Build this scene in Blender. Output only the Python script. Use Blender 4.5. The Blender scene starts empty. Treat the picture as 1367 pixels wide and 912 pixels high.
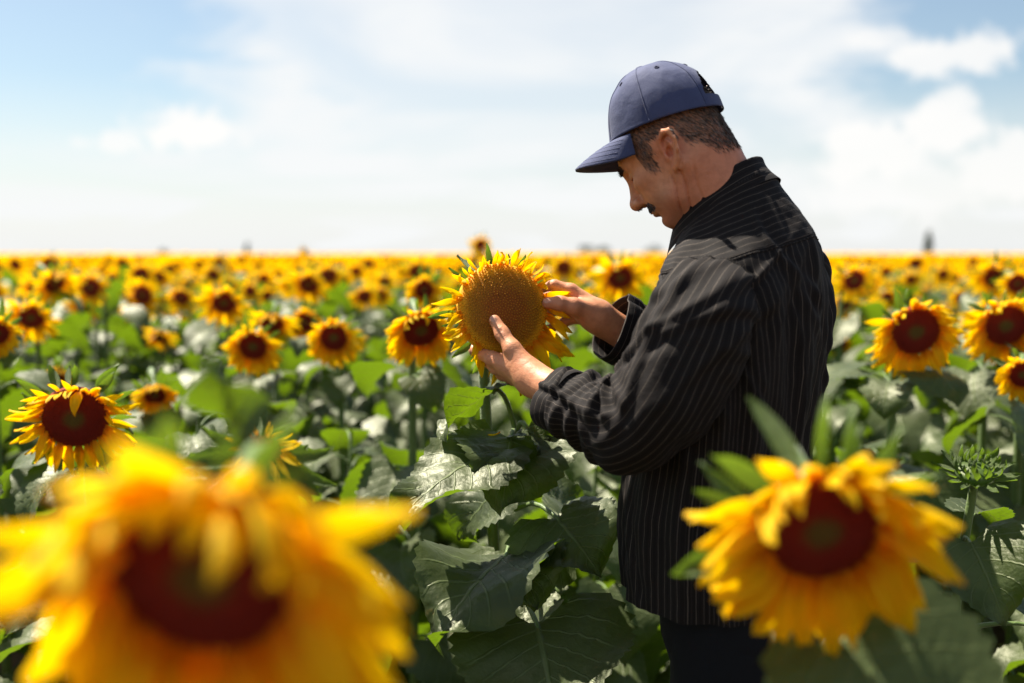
import bpy, math, random
import numpy as np
from mathutils import Vector, Matrix

SC = bpy.context.scene
COL = SC.collection
R = random.Random(11)
RNG = np.random.default_rng(5)
PI = math.pi
rad = math.radians

# ------------------------------------------------------------------ camera
FPX = 1367 * 35 / 36.0
PITCH = math.atan(118 / FPX)
CAMZ = 1.40
cam_d = bpy.data.cameras.new('camera')
cam = bpy.data.objects.new('camera', cam_d)
COL.objects.link(cam)
cam.location = (0, 0, CAMZ)
cam.rotation_euler = (PI / 2 - PITCH, 0, 0)
cam_d.lens = 35
cam_d.sensor_width = 36
cam_d.clip_start = 0.02
cam_d.clip_end = 5000
cam_d.dof.use_dof = True
cam_d.dof.focus_distance = 1.68
cam_d.dof.aperture_fstop = 1.7
cam_d.dof.aperture_blades = 0
SC.camera = cam

def at(px, py, Y):
    """world point seen at photo pixel (px, py) at depth Y"""
    a = (px - 683.5) / FPX
    b = (456 - py) / FPX
    c, s = math.cos(PITCH), math.sin(PITCH)
    t = Y / (c + b * s)
    return np.array([a * t, Y, CAMZ + (b * c - s) * t])

# ------------------------------------------------------------------ sun and sky
SUN = np.array([-0.145, 0.115, 0.31])
SUN = SUN / np.linalg.norm(SUN)
SUN_EL = math.asin(SUN[2])
SUN_AZ = math.atan2(SUN[0], SUN[1])
sl = bpy.data.lights.new('sun', 'SUN')
sl.energy = 5.0
sl.angle = rad(0.55)
sl.color = (1.0, 0.93, 0.82)
so = bpy.data.objects.new('sun', sl)
COL.objects.link(so)
so.location = tuple(SUN * 30)
so.rotation_euler = Vector(-SUN).to_track_quat('-Z', 'Y').to_euler()

world = bpy.data.worlds.new('World')
SC.world = world
world.use_nodes = True
SC.view_settings.view_transform = 'Standard'
SC.view_settings.look = 'None'
SC.view_settings.gamma = 1
SC.view_settings.use_curve_mapping = False
SC.view_settings.exposure = 1.35
SC.render.engine = 'CYCLES'
SC.cycles.use_denoising = True
SC.cycles.max_bounces = 8
SC.cycles.transparent_max_bounces = 8
SC.cycles.diffuse_bounces = 4
SC.cycles.sample_clamp_indirect = 6.0
SC.cycles.caustics_reflective = False
SC.cycles.caustics_refractive = False

# ------------------------------------------------------------------ node helpers
def nd(nt, typ, ins=None, **props):
    n = nt.nodes.new('ShaderNode' + typ)
    for k, v in props.items():
        setattr(n, k, v)
    for k, v in (ins or {}).items():
        s = n.inputs[k]
        if isinstance(v, bpy.types.NodeSocket):
            nt.links.new(v, s)
        elif isinstance(v, bpy.types.Node):
            nt.links.new(v.outputs[0], s)
        else:
            s.default_value = v
    return n

def mth(nt, op, a, b=None, c=None, clamp=False):
    ins = {0: a}
    if b is not None: ins[1] = b
    if c is not None: ins[2] = c
    return nd(nt, 'Math', ins, operation=op, use_clamp=clamp).outputs[0]

def mixc(nt, f, a, b):
    n = nt.nodes.new('ShaderNodeMix')
    n.data_type = 'RGBA'
    for i, v in ((0, f), (6, a), (7, b)):
        if isinstance(v, bpy.types.NodeSocket): nt.links.new(v, n.inputs[i])
        else: n.inputs[i].default_value = v if i == 0 or len(v) == 4 else (*v, 1)
    return n.outputs[2]

def noise(nt, vec, scale, detail=3, rough=0.5, dist=0.0):
    n = nd(nt, 'TexNoise', {'Scale': scale, 'Detail': detail, 'Roughness': rough, 'Distortion': dist})
    if vec is not None: nt.links.new(vec, n.inputs['Vector'])
    return n.outputs['Fac']

def sstep(nt, v, lo, hi):
    n = nd(nt, 'MapRange', {0: v, 1: lo, 2: hi, 3: 0.0, 4: 1.0})
    n.interpolation_type = 'SMOOTHSTEP'
    return n.outputs[0]

# sky: Nishita with thin veil clouds and a few small cumulus
wt = world.node_tree
wt.nodes.clear()
sky = nd(wt, 'TexSky', sky_type='NISHITA')
sky.sun_disc = False
sky.sun_elevation = SUN_EL
sky.sun_rotation = SUN_AZ
sky.altitude = 100
sky.air_density = 1.0
sky.dust_density = 1.2
sky.ozone_density = 1.0
dirv = nd(wt, 'TexCoord').outputs['Generated']
sep = nd(wt, 'SeparateXYZ', {0: dirv})
# veil: project on a high flat cloud deck so it streaks towards the horizon
zz = mth(wt, 'ADD', mth(wt, 'MAXIMUM', sep.outputs[2], 0.0), 0.12)
deck = nd(wt, 'CombineXYZ', {0: mth(wt, 'DIVIDE', sep.outputs[0], zz), 1: mth(wt, 'DIVIDE', sep.outputs[1], zz), 2: 3.3}).outputs[0]
veil = noise(wt, deck, 0.75, 6, 0.55, 0.6)
veil = sstep(wt, veil, 0.36, 0.62)
# the cloud deck is thickest overhead of the view's middle, thin towards the left
rag = mth(wt, 'MULTIPLY_ADD', noise(wt, deck, 1.6, 5, 0.6, 0.4), 0.5, -0.25)
lat = mth(wt, 'ADD', mth(wt, 'ABSOLUTE', mth(wt, 'ADD', sep.outputs[0], -0.02)), rag)
gap = sstep(wt, lat, 0.22, 0.38)
high = sstep(wt, sep.outputs[2], 0.03, 0.17)
thin = mth(wt, 'MULTIPLY', gap, high)
vcov = mth(wt, 'MULTIPLY_ADD', thin, -0.88, 0.97)
veil = mth(wt, 'MULTIPLY', mth(wt, 'MULTIPLY_ADD', veil, 0.40, 0.60), vcov)
# unseen veil above the frame, thinned towards the zenith to cut the fill light
veil = mth(wt, 'MULTIPLY', veil, mth(wt, 'MULTIPLY_ADD', sstep(wt, sep.outputs[2], 0.33, 0.62), -0.62, 1.0))
low = sstep(wt, sep.outputs[2], 0.20, 0.0)
veil = mth(wt, 'MAXIMUM', veil, mth(wt, 'MULTIPLY', low, 0.86))
def cumulus(px, py, wpx, hpx, seed, prev, amt):
    d = at(px, py, 1.0) - np.array([0, 0, CAMZ])
    d = d / np.linalg.norm(d)
    v = nd(wt, 'VectorMath', {0: dirv, 1: tuple(d)}, operation='SUBTRACT').outputs[0]
    v = nd(wt, 'VectorMath', {0: v, 1: (FPX / wpx, FPX / wpx, FPX / hpx)}, operation='MULTIPLY').outputs[0]
    ln = nd(wt, 'VectorMath', {0: v}, operation='LENGTH').outputs['Value']
    nv = nd(wt, 'VectorMath', {0: dirv, 1: (seed, seed * 1.7, 0)}, operation='ADD').outputs[0]
    n = noise(wt, nv, 30, 7, 0.6, 0.15)
    m = mth(wt, 'SUBTRACT', mth(wt, 'MULTIPLY_ADD', n, 2.1, 0.0), ln)
    m = mth(wt, 'MULTIPLY', sstep(wt, m, 0.18, 0.62), amt)
    return m if prev is None else mth(wt, 'MAXIMUM', prev, m)
cum = None
for i, a in enumerate([(262, 174, 92, 34, .95), (146, 191, 50, 22, .75), (1165, 50, 45, 18, .6), (1270, 75, 95, 38, .85),
                       (1150, 205, 95, 58, .85), (1255, 172, 78, 56, .9), (1215, 255, 150, 50, .6), (1345, 228, 80, 52, .8)]):
    cum = cumulus(a[0], a[1], a[2], a[3], 3.1 * i + 1, cum, a[4])
skyc = nd(wt, 'VectorMath', {0: sky.outputs[0], 1: (0.94, 0.99, 0.95)}, operation='MULTIPLY').outputs[0]
c0 = mixc(wt, veil, skyc, (6.75, 6.85, 6.9))
c1 = mixc(wt, cum, c0, (7.3, 7.2, 7.05))
bg = nd(wt, 'Background', {'Color': c1, 'Strength': 0.055})
nd(wt, 'OutputWorld', {0: bg})

# ------------------------------------------------------------------ geometry helpers
class Geo:
    """vertices, quads, tris, per-vertex uv, per-face material index"""
    def __init__(s, V, Q=None, T=None, UV=None, mq=0, mt=0):
        s.V = np.asarray(V, float).reshape(-1, 3)
        s.Q = np.asarray(Q if Q is not None and len(Q) else np.zeros((0, 4)), int).reshape(-1, 4)
        s.T = np.asarray(T if T is not None and len(T) else np.zeros((0, 3)), int).reshape(-1, 3)
        s.UV = np.zeros((len(s.V), 2)) if UV is None else np.asarray(UV, float)
        s.mq = np.full(len(s.Q), mq) if np.isscalar(mq) else np.asarray(mq)
        s.mt = np.full(len(s.T), mt) if np.isscalar(mt) else np.asarray(mt)
    def tf(s, M):
        M = np.asarray(M, float)
        g = Geo(s.V @ M[:3, :3].T + M[:3, 3], s.Q, s.T, s.UV, s.mq, s.mt)
        return g

def merge(gs):
    off = np.cumsum([0] + [len(g.V) for g in gs])
    return Geo(np.concatenate([g.V for g in gs]), np.concatenate([g.Q + o for g, o in zip(gs, off)]),
               np.concatenate([g.T + o for g, o in zip(gs, off)]), np.concatenate([g.UV for g in gs]),
               np.concatenate([g.mq for g in gs]), np.concatenate([g.mt for g in gs]))

def to_mesh(name, g, mats, smooth=True):
    me = bpy.data.meshes.new(name)
    nv, nq, ntr = len(g.V), len(g.Q), len(g.T)
    me.vertices.add(nv)
    me.vertices.foreach_set('co', g.V.astype(np.float32).ravel())
    loops = np.concatenate([g.Q.ravel(), g.T.ravel()]).astype(np.int32)
    me.loops.add(len(loops))
    me.loops.foreach_set('vertex_index', loops)
    me.polygons.add(nq + ntr)
    st = np.concatenate([np.arange(nq) * 4, nq * 4 + np.arange(ntr) * 3]).astype(np.int32)
    me.polygons.foreach_set('loop_start', st)
    me.polygons.foreach_set('material_index', np.concatenate([g.mq, g.mt]).astype(np.int32))
    me.polygons.foreach_set('use_smooth', np.full(nq + ntr, smooth))
    uv = me.uv_layers.new(name='UVMap')
    uv.data.foreach_set('uv', g.UV[loops].astype(np.float32).ravel())
    for m in (mats if isinstance(mats, (list, tuple)) else [mats]):
        me.materials.append(m)
    me.update(calc_edges=True)
    return me

def link(name, me, parent=None, M=None):
    o = bpy.data.objects.new(name, me)
    COL.objects.link(o)
    if parent is not None: o.parent = parent
    if M is not None: o.matrix_local = Matrix(np.asarray(M).tolist())
    return o

def empty(name, loc=(0, 0, 0)):
    o = bpy.data.objects.new(name, None)
    COL.objects.link(o)
    o.location = tuple(loc)
    o.empty_display_size = 0.1
    return o

def tag(o, label, cat, group=None):
    o['label'] = label
    o['category'] = cat
    if group: o['group'] = group
    return o

def grid_quads(nu, nv, closed_v=False):
    i, j = np.meshgrid(np.arange(nu - 1), np.arange(nv if closed_v else nv - 1), indexing='ij')
    j2 = (j + 1) % nv
    return np.stack([i * nv + j, (i + 1) * nv + j, (i + 1) * nv + j2, i * nv + j2], -1).reshape(-1, 4)

def frames(P):
    P = np.asarray(P, float)
    T = np.gradient(P, axis=0)
    T /= np.linalg.norm(T, axis=1)[:, None] + 1e-12
    ref = np.array([0, 0, 1.0]) if abs(T[0][2]) < 0.9 else np.array([1.0, 0, 0])
    n = np.cross(T[0], ref); n /= np.linalg.norm(n)
    Ns = [n]
    for k in range(1, len(P)):
        n = Ns[-1] - T[k] * np.dot(Ns[-1], T[k])
        Ns.append(n / np.linalg.norm(n))
    N = np.array(Ns)
    return T, N, np.cross(T, N)

def spline(P, n):
    """Catmull-Rom through points P (any dimension), n samples"""
    P = np.asarray(P, float)
    m = len(P)
    Q = np.vstack([2 * P[0] - P[1], P, 2 * P[-1] - P[-2]])
    t = np.linspace(0, m - 1, n)
    i = np.minimum(t.astype(int), m - 2)
    f = (t - i)[:, None]
    a, b, c, d = Q[i], Q[i + 1], Q[i + 2], Q[i + 3]
    return 0.5 * (2 * b + (c - a) * f + (2 * a - 5 * b + 4 * c - d) * f ** 2 + (3 * b - a - 3 * c + d) * f ** 3)

def tube(P, r, sides=6, mi=0, cap=True):
    P = np.asarray(P, float)
    T, N, B = frames(P)
    r = np.broadcast_to(np.asarray(r, float), (len(P),))
    a = np.linspace(0, 2 * PI, sides, endpoint=False)
    V = P[:, None] + r[:, None, None] * (np.cos(a)[None, :, None] * N[:, None] + np.sin(a)[None, :, None] * B[:, None])
    Q = grid_quads(len(P), sides, True)
    UV = np.stack(np.meshgrid(np.linspace(0, 1, len(P)), np.linspace(0, 1, sides), indexing='ij'), -1).reshape(-1, 2)
    Tt = None
    V = V.reshape(-1, 3)
    if cap:
        V = np.vstack([V, P[0], P[-1]])
        UV = np.vstack([UV, [0, .5], [1, .5]])
        k = len(P) * sides
        Tt = [[k, (j + 1) % sides, j] for j in range(sides)] + [[k + 1, k - sides + j, k - sides + (j + 1) % sides] for j in range(sides)]
    return Geo(V, Q, Tt, UV, mi, mi)

_wd = RNG.normal(size=(40, 3)); _wp = RNG.uniform(0, 6.28, 40)
def wob(P, freq, n=10, o=0):
    """smooth pseudo-noise in [-1, 1] at points P"""
    P = np.asarray(P, float) * freq
    d = _wd[o:o + n]
    return np.sin(P @ d.T + _wp[o:o + n] + 1.3 * np.sin(P @ np.roll(d, 1, 1).T)).mean(-1) * 1.6

def rotm(axis, ang):
    return np.array(Matrix.Rotation(ang, 4, axis))
def trans(x, y, z):
    M = np.eye(4); M[:3, 3] = (x, y, z); return M
def basis(o, x, y, z):
    M = np.eye(4); M[:3, 0] = x; M[:3, 1] = y; M[:3, 2] = z; M[:3, 3] = o; return M
def unit(v):
    v = np.asarray(v, float); return v / np.linalg.norm(v)
# ------------------------------------------------------------------ materials
def newmat(name):
    m = bpy.data.materials.new(name)
    m.use_nodes = True
    nt = m.node_tree
    nt.nodes.clear()
    out = nd(nt, 'OutputMaterial')
    return m, nt, out

def objrand(nt):
    return nd(nt, 'ObjectInfo').outputs['Random']

def leaf_mat(name, c_dark, c_light, c_trans, tw=0.3, rough=0.42):
    m, nt, out = newmat(name)
    tc = nd(nt, 'TexCoord')
    uv = nd(nt, 'SeparateXYZ', {0: tc.outputs['UV']})
    u, v = uv.outputs[0], uv.outputs[1]
    t = mth(nt, 'ABSOLUTE', mth(nt, 'MULTIPLY_ADD', v, 2.0, -1.0))
    mid = sstep(nt, t, 0.045, 0.012)
    sv = mth(nt, 'FRACT', mth(nt, 'MULTIPLY', mth(nt, 'MULTIPLY_ADD', t, -0.33, u), 6.5))
    sv = mth(nt, 'ABSOLUTE', mth(nt, 'SUBTRACT', sv, 0.5))
    side = mth(nt, 'MULTIPLY', sstep(nt, sv, 0.075, 0.02), sstep(nt, t, 1.0, 0.6))
    vein = mth(nt, 'MAXIMUM', mid, mth(nt, 'MULTIPLY', side, 0.7))
    n1 = noise(nt, tc.outputs['Object'], 9, 4, 0.6)
    n2 = noise(nt, tc.outputs['Object'], 95, 3, 0.6)
    base = mixc(nt, sstep(nt, n1, 0.3, 0.75), c_dark, c_light)
    base = mixc(nt, mth(nt, 'MULTIPLY', objrand(nt), 0.4), base, (0.060, 0.078, 0.026))
    base = mixc(nt, mth(nt, 'MULTIPLY', sstep(nt, noise(nt, tc.outputs['Object'], 26, 4, 0.7), 0.66, 0.72), 0.7), base, (0.13, 0.10, 0.03))
    base = mixc(nt, mth(nt, 'MULTIPLY', vein, 0.5), base, (0.16, 0.21, 0.07))
    bump = mth(nt, 'ADD', mth(nt, 'MULTIPLY', n2, 0.5), mth(nt, 'MULTIPLY', vein, -0.9))
    bump = mth(nt, 'ADD', bump, mth(nt, 'MULTIPLY', noise(nt, tc.outputs['Object'], 38, 2, 0.5), 1.1))
    bp = nd(nt, 'Bump', {'Strength': 0.55, 'Distance': 0.004, 'Height': bump})
    p = nd(nt, 'BsdfPrincipled', {'Base Color': base, 'Roughness': rough, 'Normal': bp.outputs[0],
                                  'Specular IOR Level': 0.56, 'Specular Tint': (1.0, 1.0, 0.74, 1), 'Sheen Weight': 0.05, 'Sheen Roughness': 0.5})
    tr = nd(nt, 'BsdfTranslucent', {'Color': mixc(nt, vein, c_trans, (0.20, 0.26, 0.03)), 'Normal': bp.outputs[0]})
    mx = nd(nt, 'MixShader', {0: tw, 1: p, 2: tr})
    nt.links.new(mx.outputs[0], out.inputs[0])
    return m

M_LEAF = leaf_mat('sunflower_leaf', (0.018, 0.029, 0.006), (0.048, 0.066, 0.018), (0.24, 0.40, 0.008), 0.23, 0.47)
M_BRACT = leaf_mat('sunflower_bract', (0.045, 0.085, 0.015), (0.09, 0.15, 0.03), (0.22, 0.36, 0.02), 0.35, 0.5)

def stem_mat():
    m, nt, out = newmat('sunflower_stem')
    tc = nd(nt, 'TexCoord')
    n = noise(nt, tc.outputs['Object'], 60, 4, 0.6)
    c = mixc(nt, n, (0.07, 0.13, 0.02), (0.17, 0.24, 0.06))
    bp = nd(nt, 'Bump', {'Strength': 0.4, 'Distance': 0.003, 'Height': noise(nt, tc.outputs['Object'], 220, 2)})
    p = nd(nt, 'BsdfPrincipled', {'Base Color': c, 'Roughness': 0.5, 'Normal': bp.outputs[0], 'Sheen Weight': 0.2})
    tr = nd(nt, 'BsdfTranslucent', {'Color': (0.3, 0.4, 0.05, 1)})
    nt.links.new(nd(nt, 'MixShader', {0: 0.12, 1: p, 2: tr}).outputs[0], out.inputs[0])
    return m
M_STEM = stem_mat()

def petal_mat(name, tip, basec, trc):
    m, nt, out = newmat(name)
    tc = nd(nt, 'TexCoord')
    uv = nd(nt, 'SeparateXYZ', {0: tc.outputs['UV']})
    u, v = uv.outputs[0], uv.outputs[1]
    st = noise(nt, nd(nt, 'CombineXYZ', {0: mth(nt, 'MULTIPLY', u, 1.3), 1: mth(nt, 'MULTIPLY', v, 16.0), 2: mth(nt, 'MULTIPLY', objrand(nt), 40.0)}).outputs[0], 1.6, 3, 0.6)
    f = sstep(nt, u, 0.0, 0.42)
    c = mixc(nt, f, basec, tip)
    c = mixc(nt, mth(nt, 'MULTIPLY', sstep(nt, st, 0.35, 0.75), 0.30), c, (0.82, 0.36, 0.003))
    c = mixc(nt, mth(nt, 'MULTIPLY', objrand(nt), 0.25), c, (0.86, 0.44, 0.004))
    edge = mth(nt, 'MULTIPLY', sstep(nt, u, 0.90, 1.0), 0.4)
    c = mixc(nt, edge, c, (0.45, 0.20, 0.01))
    bp = nd(nt, 'Bump', {'Strength': 0.5, 'Distance': 0.0025, 'Height': st})
    p = nd(nt, 'BsdfPrincipled', {'Base Color': c, 'Roughness': 0.52, 'Normal': bp.outputs[0], 'Specular IOR Level': 0.2})
    trm = mixc(nt, f, basec, trc)
    tr = nd(nt, 'BsdfTranslucent', {'Color': trm, 'Normal': bp.outputs[0]})
    nt.links.new(nd(nt, 'MixShader', {0: 0.50, 1: p, 2: tr}).outputs[0], out.inputs[0])
    return m
M_PETAL = petal_mat('sunflower_petal', (0.96, 0.68, 0.002), (0.86, 0.26, 0.001), (0.98, 0.60, 0.001))

def disc_mat(name, c_center, c_mid, c_rim, bumpd, r1=0.25, r2=0.55, tip=(0.20, 0.05, 0.01), tipw=0.4):
    """flower disc: uv.x = radius 0..1; florets coloured by ring"""
    m, nt, out = newmat(name)
    tc = nd(nt, 'TexCoord')
    uv = nd(nt, 'SeparateXYZ', {0: tc.outputs['UV']})
    n = noise(nt, tc.outputs['Object'], 45, 4, 0.7)
    r = mth(nt, 'MULTIPLY_ADD', n, 0.22, mth(nt, 'SUBTRACT', uv.outputs[0], 0.11))
    c = mixc(nt, sstep(nt, r, r1, r2), c_center, c_mid)
    c = mixc(nt, sstep(nt, r, 0.72, 0.98), c, c_rim)
    # floret tips (uv.y = height of the floret) are paler
    tipc = mixc(nt, tipw, c, tip)
    c = mixc(nt, mth(nt, 'MULTIPLY', uv.outputs[1], 0.7), c, tipc)
    n2 = noise(nt, tc.outputs['Object'], 420, 2, 0.6)
    c = mixc(nt, mth(nt, 'MULTIPLY', sstep(nt, n2, 0.5, 0.7), 0.4), c, (0.015, 0.006, 0.004))
    bp = nd(nt, 'Bump', {'Strength': 0.7, 'Distance': bumpd, 'Height': n2})
    p = nd(nt, 'BsdfPrincipled', {'Base Color': c, 'Roughness': 0.72, 'Normal': bp.outputs[0], 'Specular IOR Level': 0.3})
    nt.links.new(p.outputs[0], out.inputs[0])
    return m
M_DISC = disc_mat('sunflower_disc', (0.12, 0.085, 0.014), (0.20, 0.012, 0.005), (0.27, 0.026, 0.005), 0.004, 0.12, 0.46)
M_DISC_HELD = disc_mat('ripening_disc', (0.28, 0.075, 0.004), (0.36, 0.145, 0.005), (0.80, 0.40, 0.008), 0.002, 0.3, 0.75, (0.90, 0.50, 0.012), 0.8)

def soil_mat():
    m, nt, out = newmat('soil')
    tc = nd(nt, 'TexCoord')
    n = noise(nt, tc.outputs['Object'], 3, 8, 0.65)
    n2 = noise(nt, tc.outputs['Object'], 38, 5, 0.6)
    c = mixc(nt, sstep(nt, n, 0.3, 0.7), (0.055, 0.030, 0.017), (0.13, 0.078, 0.045))
    bp = nd(nt, 'Bump', {'Strength': 0.9, 'Distance': 0.05, 'Height': mth(nt, 'ADD', n, n2)})
    p = nd(nt, 'BsdfPrincipled', {'Base Color': c, 'Roughness': 0.95, 'Normal': bp.outputs[0], 'Specular IOR Level': 0.1})
    nt.links.new(p.outputs[0], out.inputs[0])
    return m
M_SOIL = soil_mat()

def shirt_mat():
    """dark cotton with a fine pale pinstripe; uv.x is cloth width in metres"""
    m, nt, out = newmat('pinstripe_cotton')
    tc = nd(nt, 'TexCoord')
    uv = nd(nt, 'SeparateXYZ', {0: tc.outputs['UV']})
    w = noise(nt, tc.outputs['UV'], 40, 2)
    x = mth(nt, 'ADD', uv.outputs[0], mth(nt, 'MULTIPLY_ADD', w, 0.0016, -0.0008))
    f = mth(nt, 'ABSOLUTE', mth(nt, 'SUBTRACT', mth(nt, 'FRACT', mth(nt, 'DIVIDE', x, 0.0125)), 0.5))
    s = sstep(nt, f, 0.06, 0.022)
    s = mth(nt, 'MULTIPLY', s, mth(nt, 'MULTIPLY_ADD', noise(nt, tc.outputs['UV'], 55, 3), 0.9, 0.25), clamp=True)
    # fainter second line between
    f2 = mth(nt, 'ABSOLUTE', mth(nt, 'SUBTRACT', mth(nt, 'FRACT', mth(nt, 'DIVIDE', x, 0.00625)), 0.5))
    s2 = mth(nt, 'MULTIPLY', sstep(nt, f2, 0.12, 0.05), 0.05)
    n = noise(nt, tc.outputs['Object'], 14, 4, 0.6)
    base = mixc(nt, n, (0.0038, 0.0024, 0.0021), (0.0088, 0.0056, 0.0046))
    c = mixc(nt, mth(nt, 'MAXIMUM', mth(nt, 'MULTIPLY', s, 0.62), s2), base, (0.18, 0.145, 0.115))
    wv = noise(nt, tc.outputs['UV'], 1400, 1)
    fold = noise(nt, tc.outputs['Object'], 30, 3, 0.55, 0.6)
    bp = nd(nt, 'Bump', {'Strength': 0.35, 'Distance': 0.004, 'Height': mth(nt, 'ADD', fold, mth(nt, 'MULTIPLY', wv, 0.12))})
    p = nd(nt, 'BsdfPrincipled', {'Base Color': c, 'Roughness': 0.82, 'Normal': bp.outputs[0], 'Specular IOR Level': 0.22,
                                  'Sheen Weight': 0.012, 'Sheen Roughness': 0.4})
    nt.links.new(p.outputs[0], out.inputs[0])
    return m
M_SHIRT = shirt_mat()

def cloth_mat(name, a, b, scale=700, rough=0.8, sheen=0.15, bumps=0.3):
    m, nt, out = newmat(name)
    tc = nd(nt, 'TexCoord')
    n = noise(nt, tc.outputs['Object'], 35, 5, 0.65)
    wv = noise(nt, tc.outputs['Object'], scale, 2)
    c = mixc(nt, mth(nt, 'MULTIPLY_ADD', wv, 0.5, mth(nt, 'MULTIPLY', n, 0.5)), a, b)
    big = noise(nt, tc.outputs['Object'], 24, 3, 0.5, 0.8)
    bp = nd(nt, 'Bump', {'Strength': bumps, 'Distance': 0.004, 'Height': mth(nt, 'ADD', big, mth(nt, 'MULTIPLY', wv, 0.25))})
    p = nd(nt, 'BsdfPrincipled', {'Base Color': c, 'Roughness': rough, 'Normal': bp.outputs[0], 'Specular IOR Level': 0.3, 'Sheen Weight': sheen})
    nt.links.new(p.outputs[0], out.inputs[0])
    return m
M_CAP = cloth_mat('navy_twill', (0.024, 0.032, 0.082), (0.068, 0.083, 0.180), 900, 0.75, 0.12, 0.5)
M_CAP_DARK = cloth_mat('navy_thread', (0.020, 0.024, 0.06), (0.035, 0.042, 0.10))
M_TROUSER = cloth_mat('dark_denim', (0.003, 0.0034, 0.005), (0.006, 0.0066, 0.010), 700, 0.9, 0.0)
M_SHOE = cloth_mat('shoe_leather', (0.02, 0.016, 0.013), (0.04, 0.03, 0.024), 200, 0.5, 0.0)

def hair_mat(name, a, b):
    m, nt, out = newmat(name)
    uv = nd(nt, 'SeparateXYZ', {0: nd(nt, 'TexCoord').outputs['UV']})
    c = mixc(nt, uv.outputs[1], a, b)
    p = nd(nt, 'BsdfPrincipled', {'Base Color': c, 'Roughness': 0.42, 'Specular IOR Level': 0.5})
    nt.links.new(p.outputs[0], out.inputs[0])
    return m
M_HAIR = hair_mat('grey_brown_hair', (0.030, 0.019, 0.013, 1), (0.20, 0.165, 0.135, 1))
M_STACHE = hair_mat('dark_moustache_hair', (0.034, 0.023, 0.016, 1), (0.15, 0.11, 0.085, 1))

def skin_mat():
    m, nt, out = newmat('tanned_skin')
    tc = nd(nt, 'TexCoord')
    col = nd(nt, 'VertexColor', layer_name='tint').outputs[0]
    n = noise(nt, tc.outputs['Object'], 70, 4, 0.6)
    n2 = noise(nt, tc.outputs['Object'], 520, 3, 0.6)
    c = mixc(nt, mth(nt, 'MULTIPLY', sstep(nt, n, 0.35, 0.7), 0.35), col, (0.36, 0.115, 0.055))
    cr = noise(nt, nd(nt, 'Mapping', {0: tc.outputs['Object'], 3: (95, 95, 130)}).outputs[0], 1.0, 3, 0.6, 0.5)
    h = mth(nt, 'ADD', mth(nt, 'MULTIPLY', n2, 0.35), cr)
    bp = nd(nt, 'Bump', {'Strength': 0.45, 'Distance': 0.0022, 'Height': h})
    p = nd(nt, 'BsdfPrincipled', {'Base Color': c, 'Roughness': 0.5, 'Normal': bp.outputs[0], 'Specular IOR Level': 0.42,
                                  'Subsurface Weight': 0.12, 'Subsurface Scale': 0.006})
    p.inputs['Subsurface Radius'].default_value = (1.0, 0.35, 0.2)
    nt.links.new(p.outputs[0], out.inputs[0])
    return m
M_SKIN = skin_mat()

def tree_mat(name, a, b):
    m, nt, out = newmat(name)
    n = noise(nt, nd(nt, 'TexCoord').outputs['Object'], 1.5, 4)
    p = nd(nt, 'BsdfPrincipled', {'Base Color': mixc(nt, n, a, b), 'Roughness': 0.8})
    nt.links.new(p.outputs[0], out.inputs[0])
    return m
M_TREE = tree_mat('tree_foliage', (0.030, 0.055, 0.022), (0.07, 0.11, 0.045))
M_BARK = tree_mat('tree_bark', (0.06, 0.045, 0.03), (0.12, 0.09, 0.06))
# ------------------------------------------------------------------ setting: ground
def build_ground():
    n = 60
    r = np.concatenate([np.linspace(0, 8, 40), np.geomspace(9, 1500, n - 40)])
    a = np.linspace(0, 2 * PI, 96, endpoint=False)
    X = r[:, None] * np.cos(a); Y = r[:, None] * np.sin(a)
    P = np.stack([X, Y, 0 * X], -1)
    P[..., 2] = (wob(P.reshape(-1, 3), 4.0).reshape(X.shape) * 0.02 + wob(P.reshape(-1, 3), 17.0).reshape(X.shape) * 0.01) * np.clip(r[:, None] < 9, 0, 1) - 0.02
    o = link('ground', to_mesh('ground', Geo(P.reshape(-1, 3), grid_quads(n, 96, True)), M_SOIL))
    o['kind'] = 'structure'
build_ground()

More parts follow.
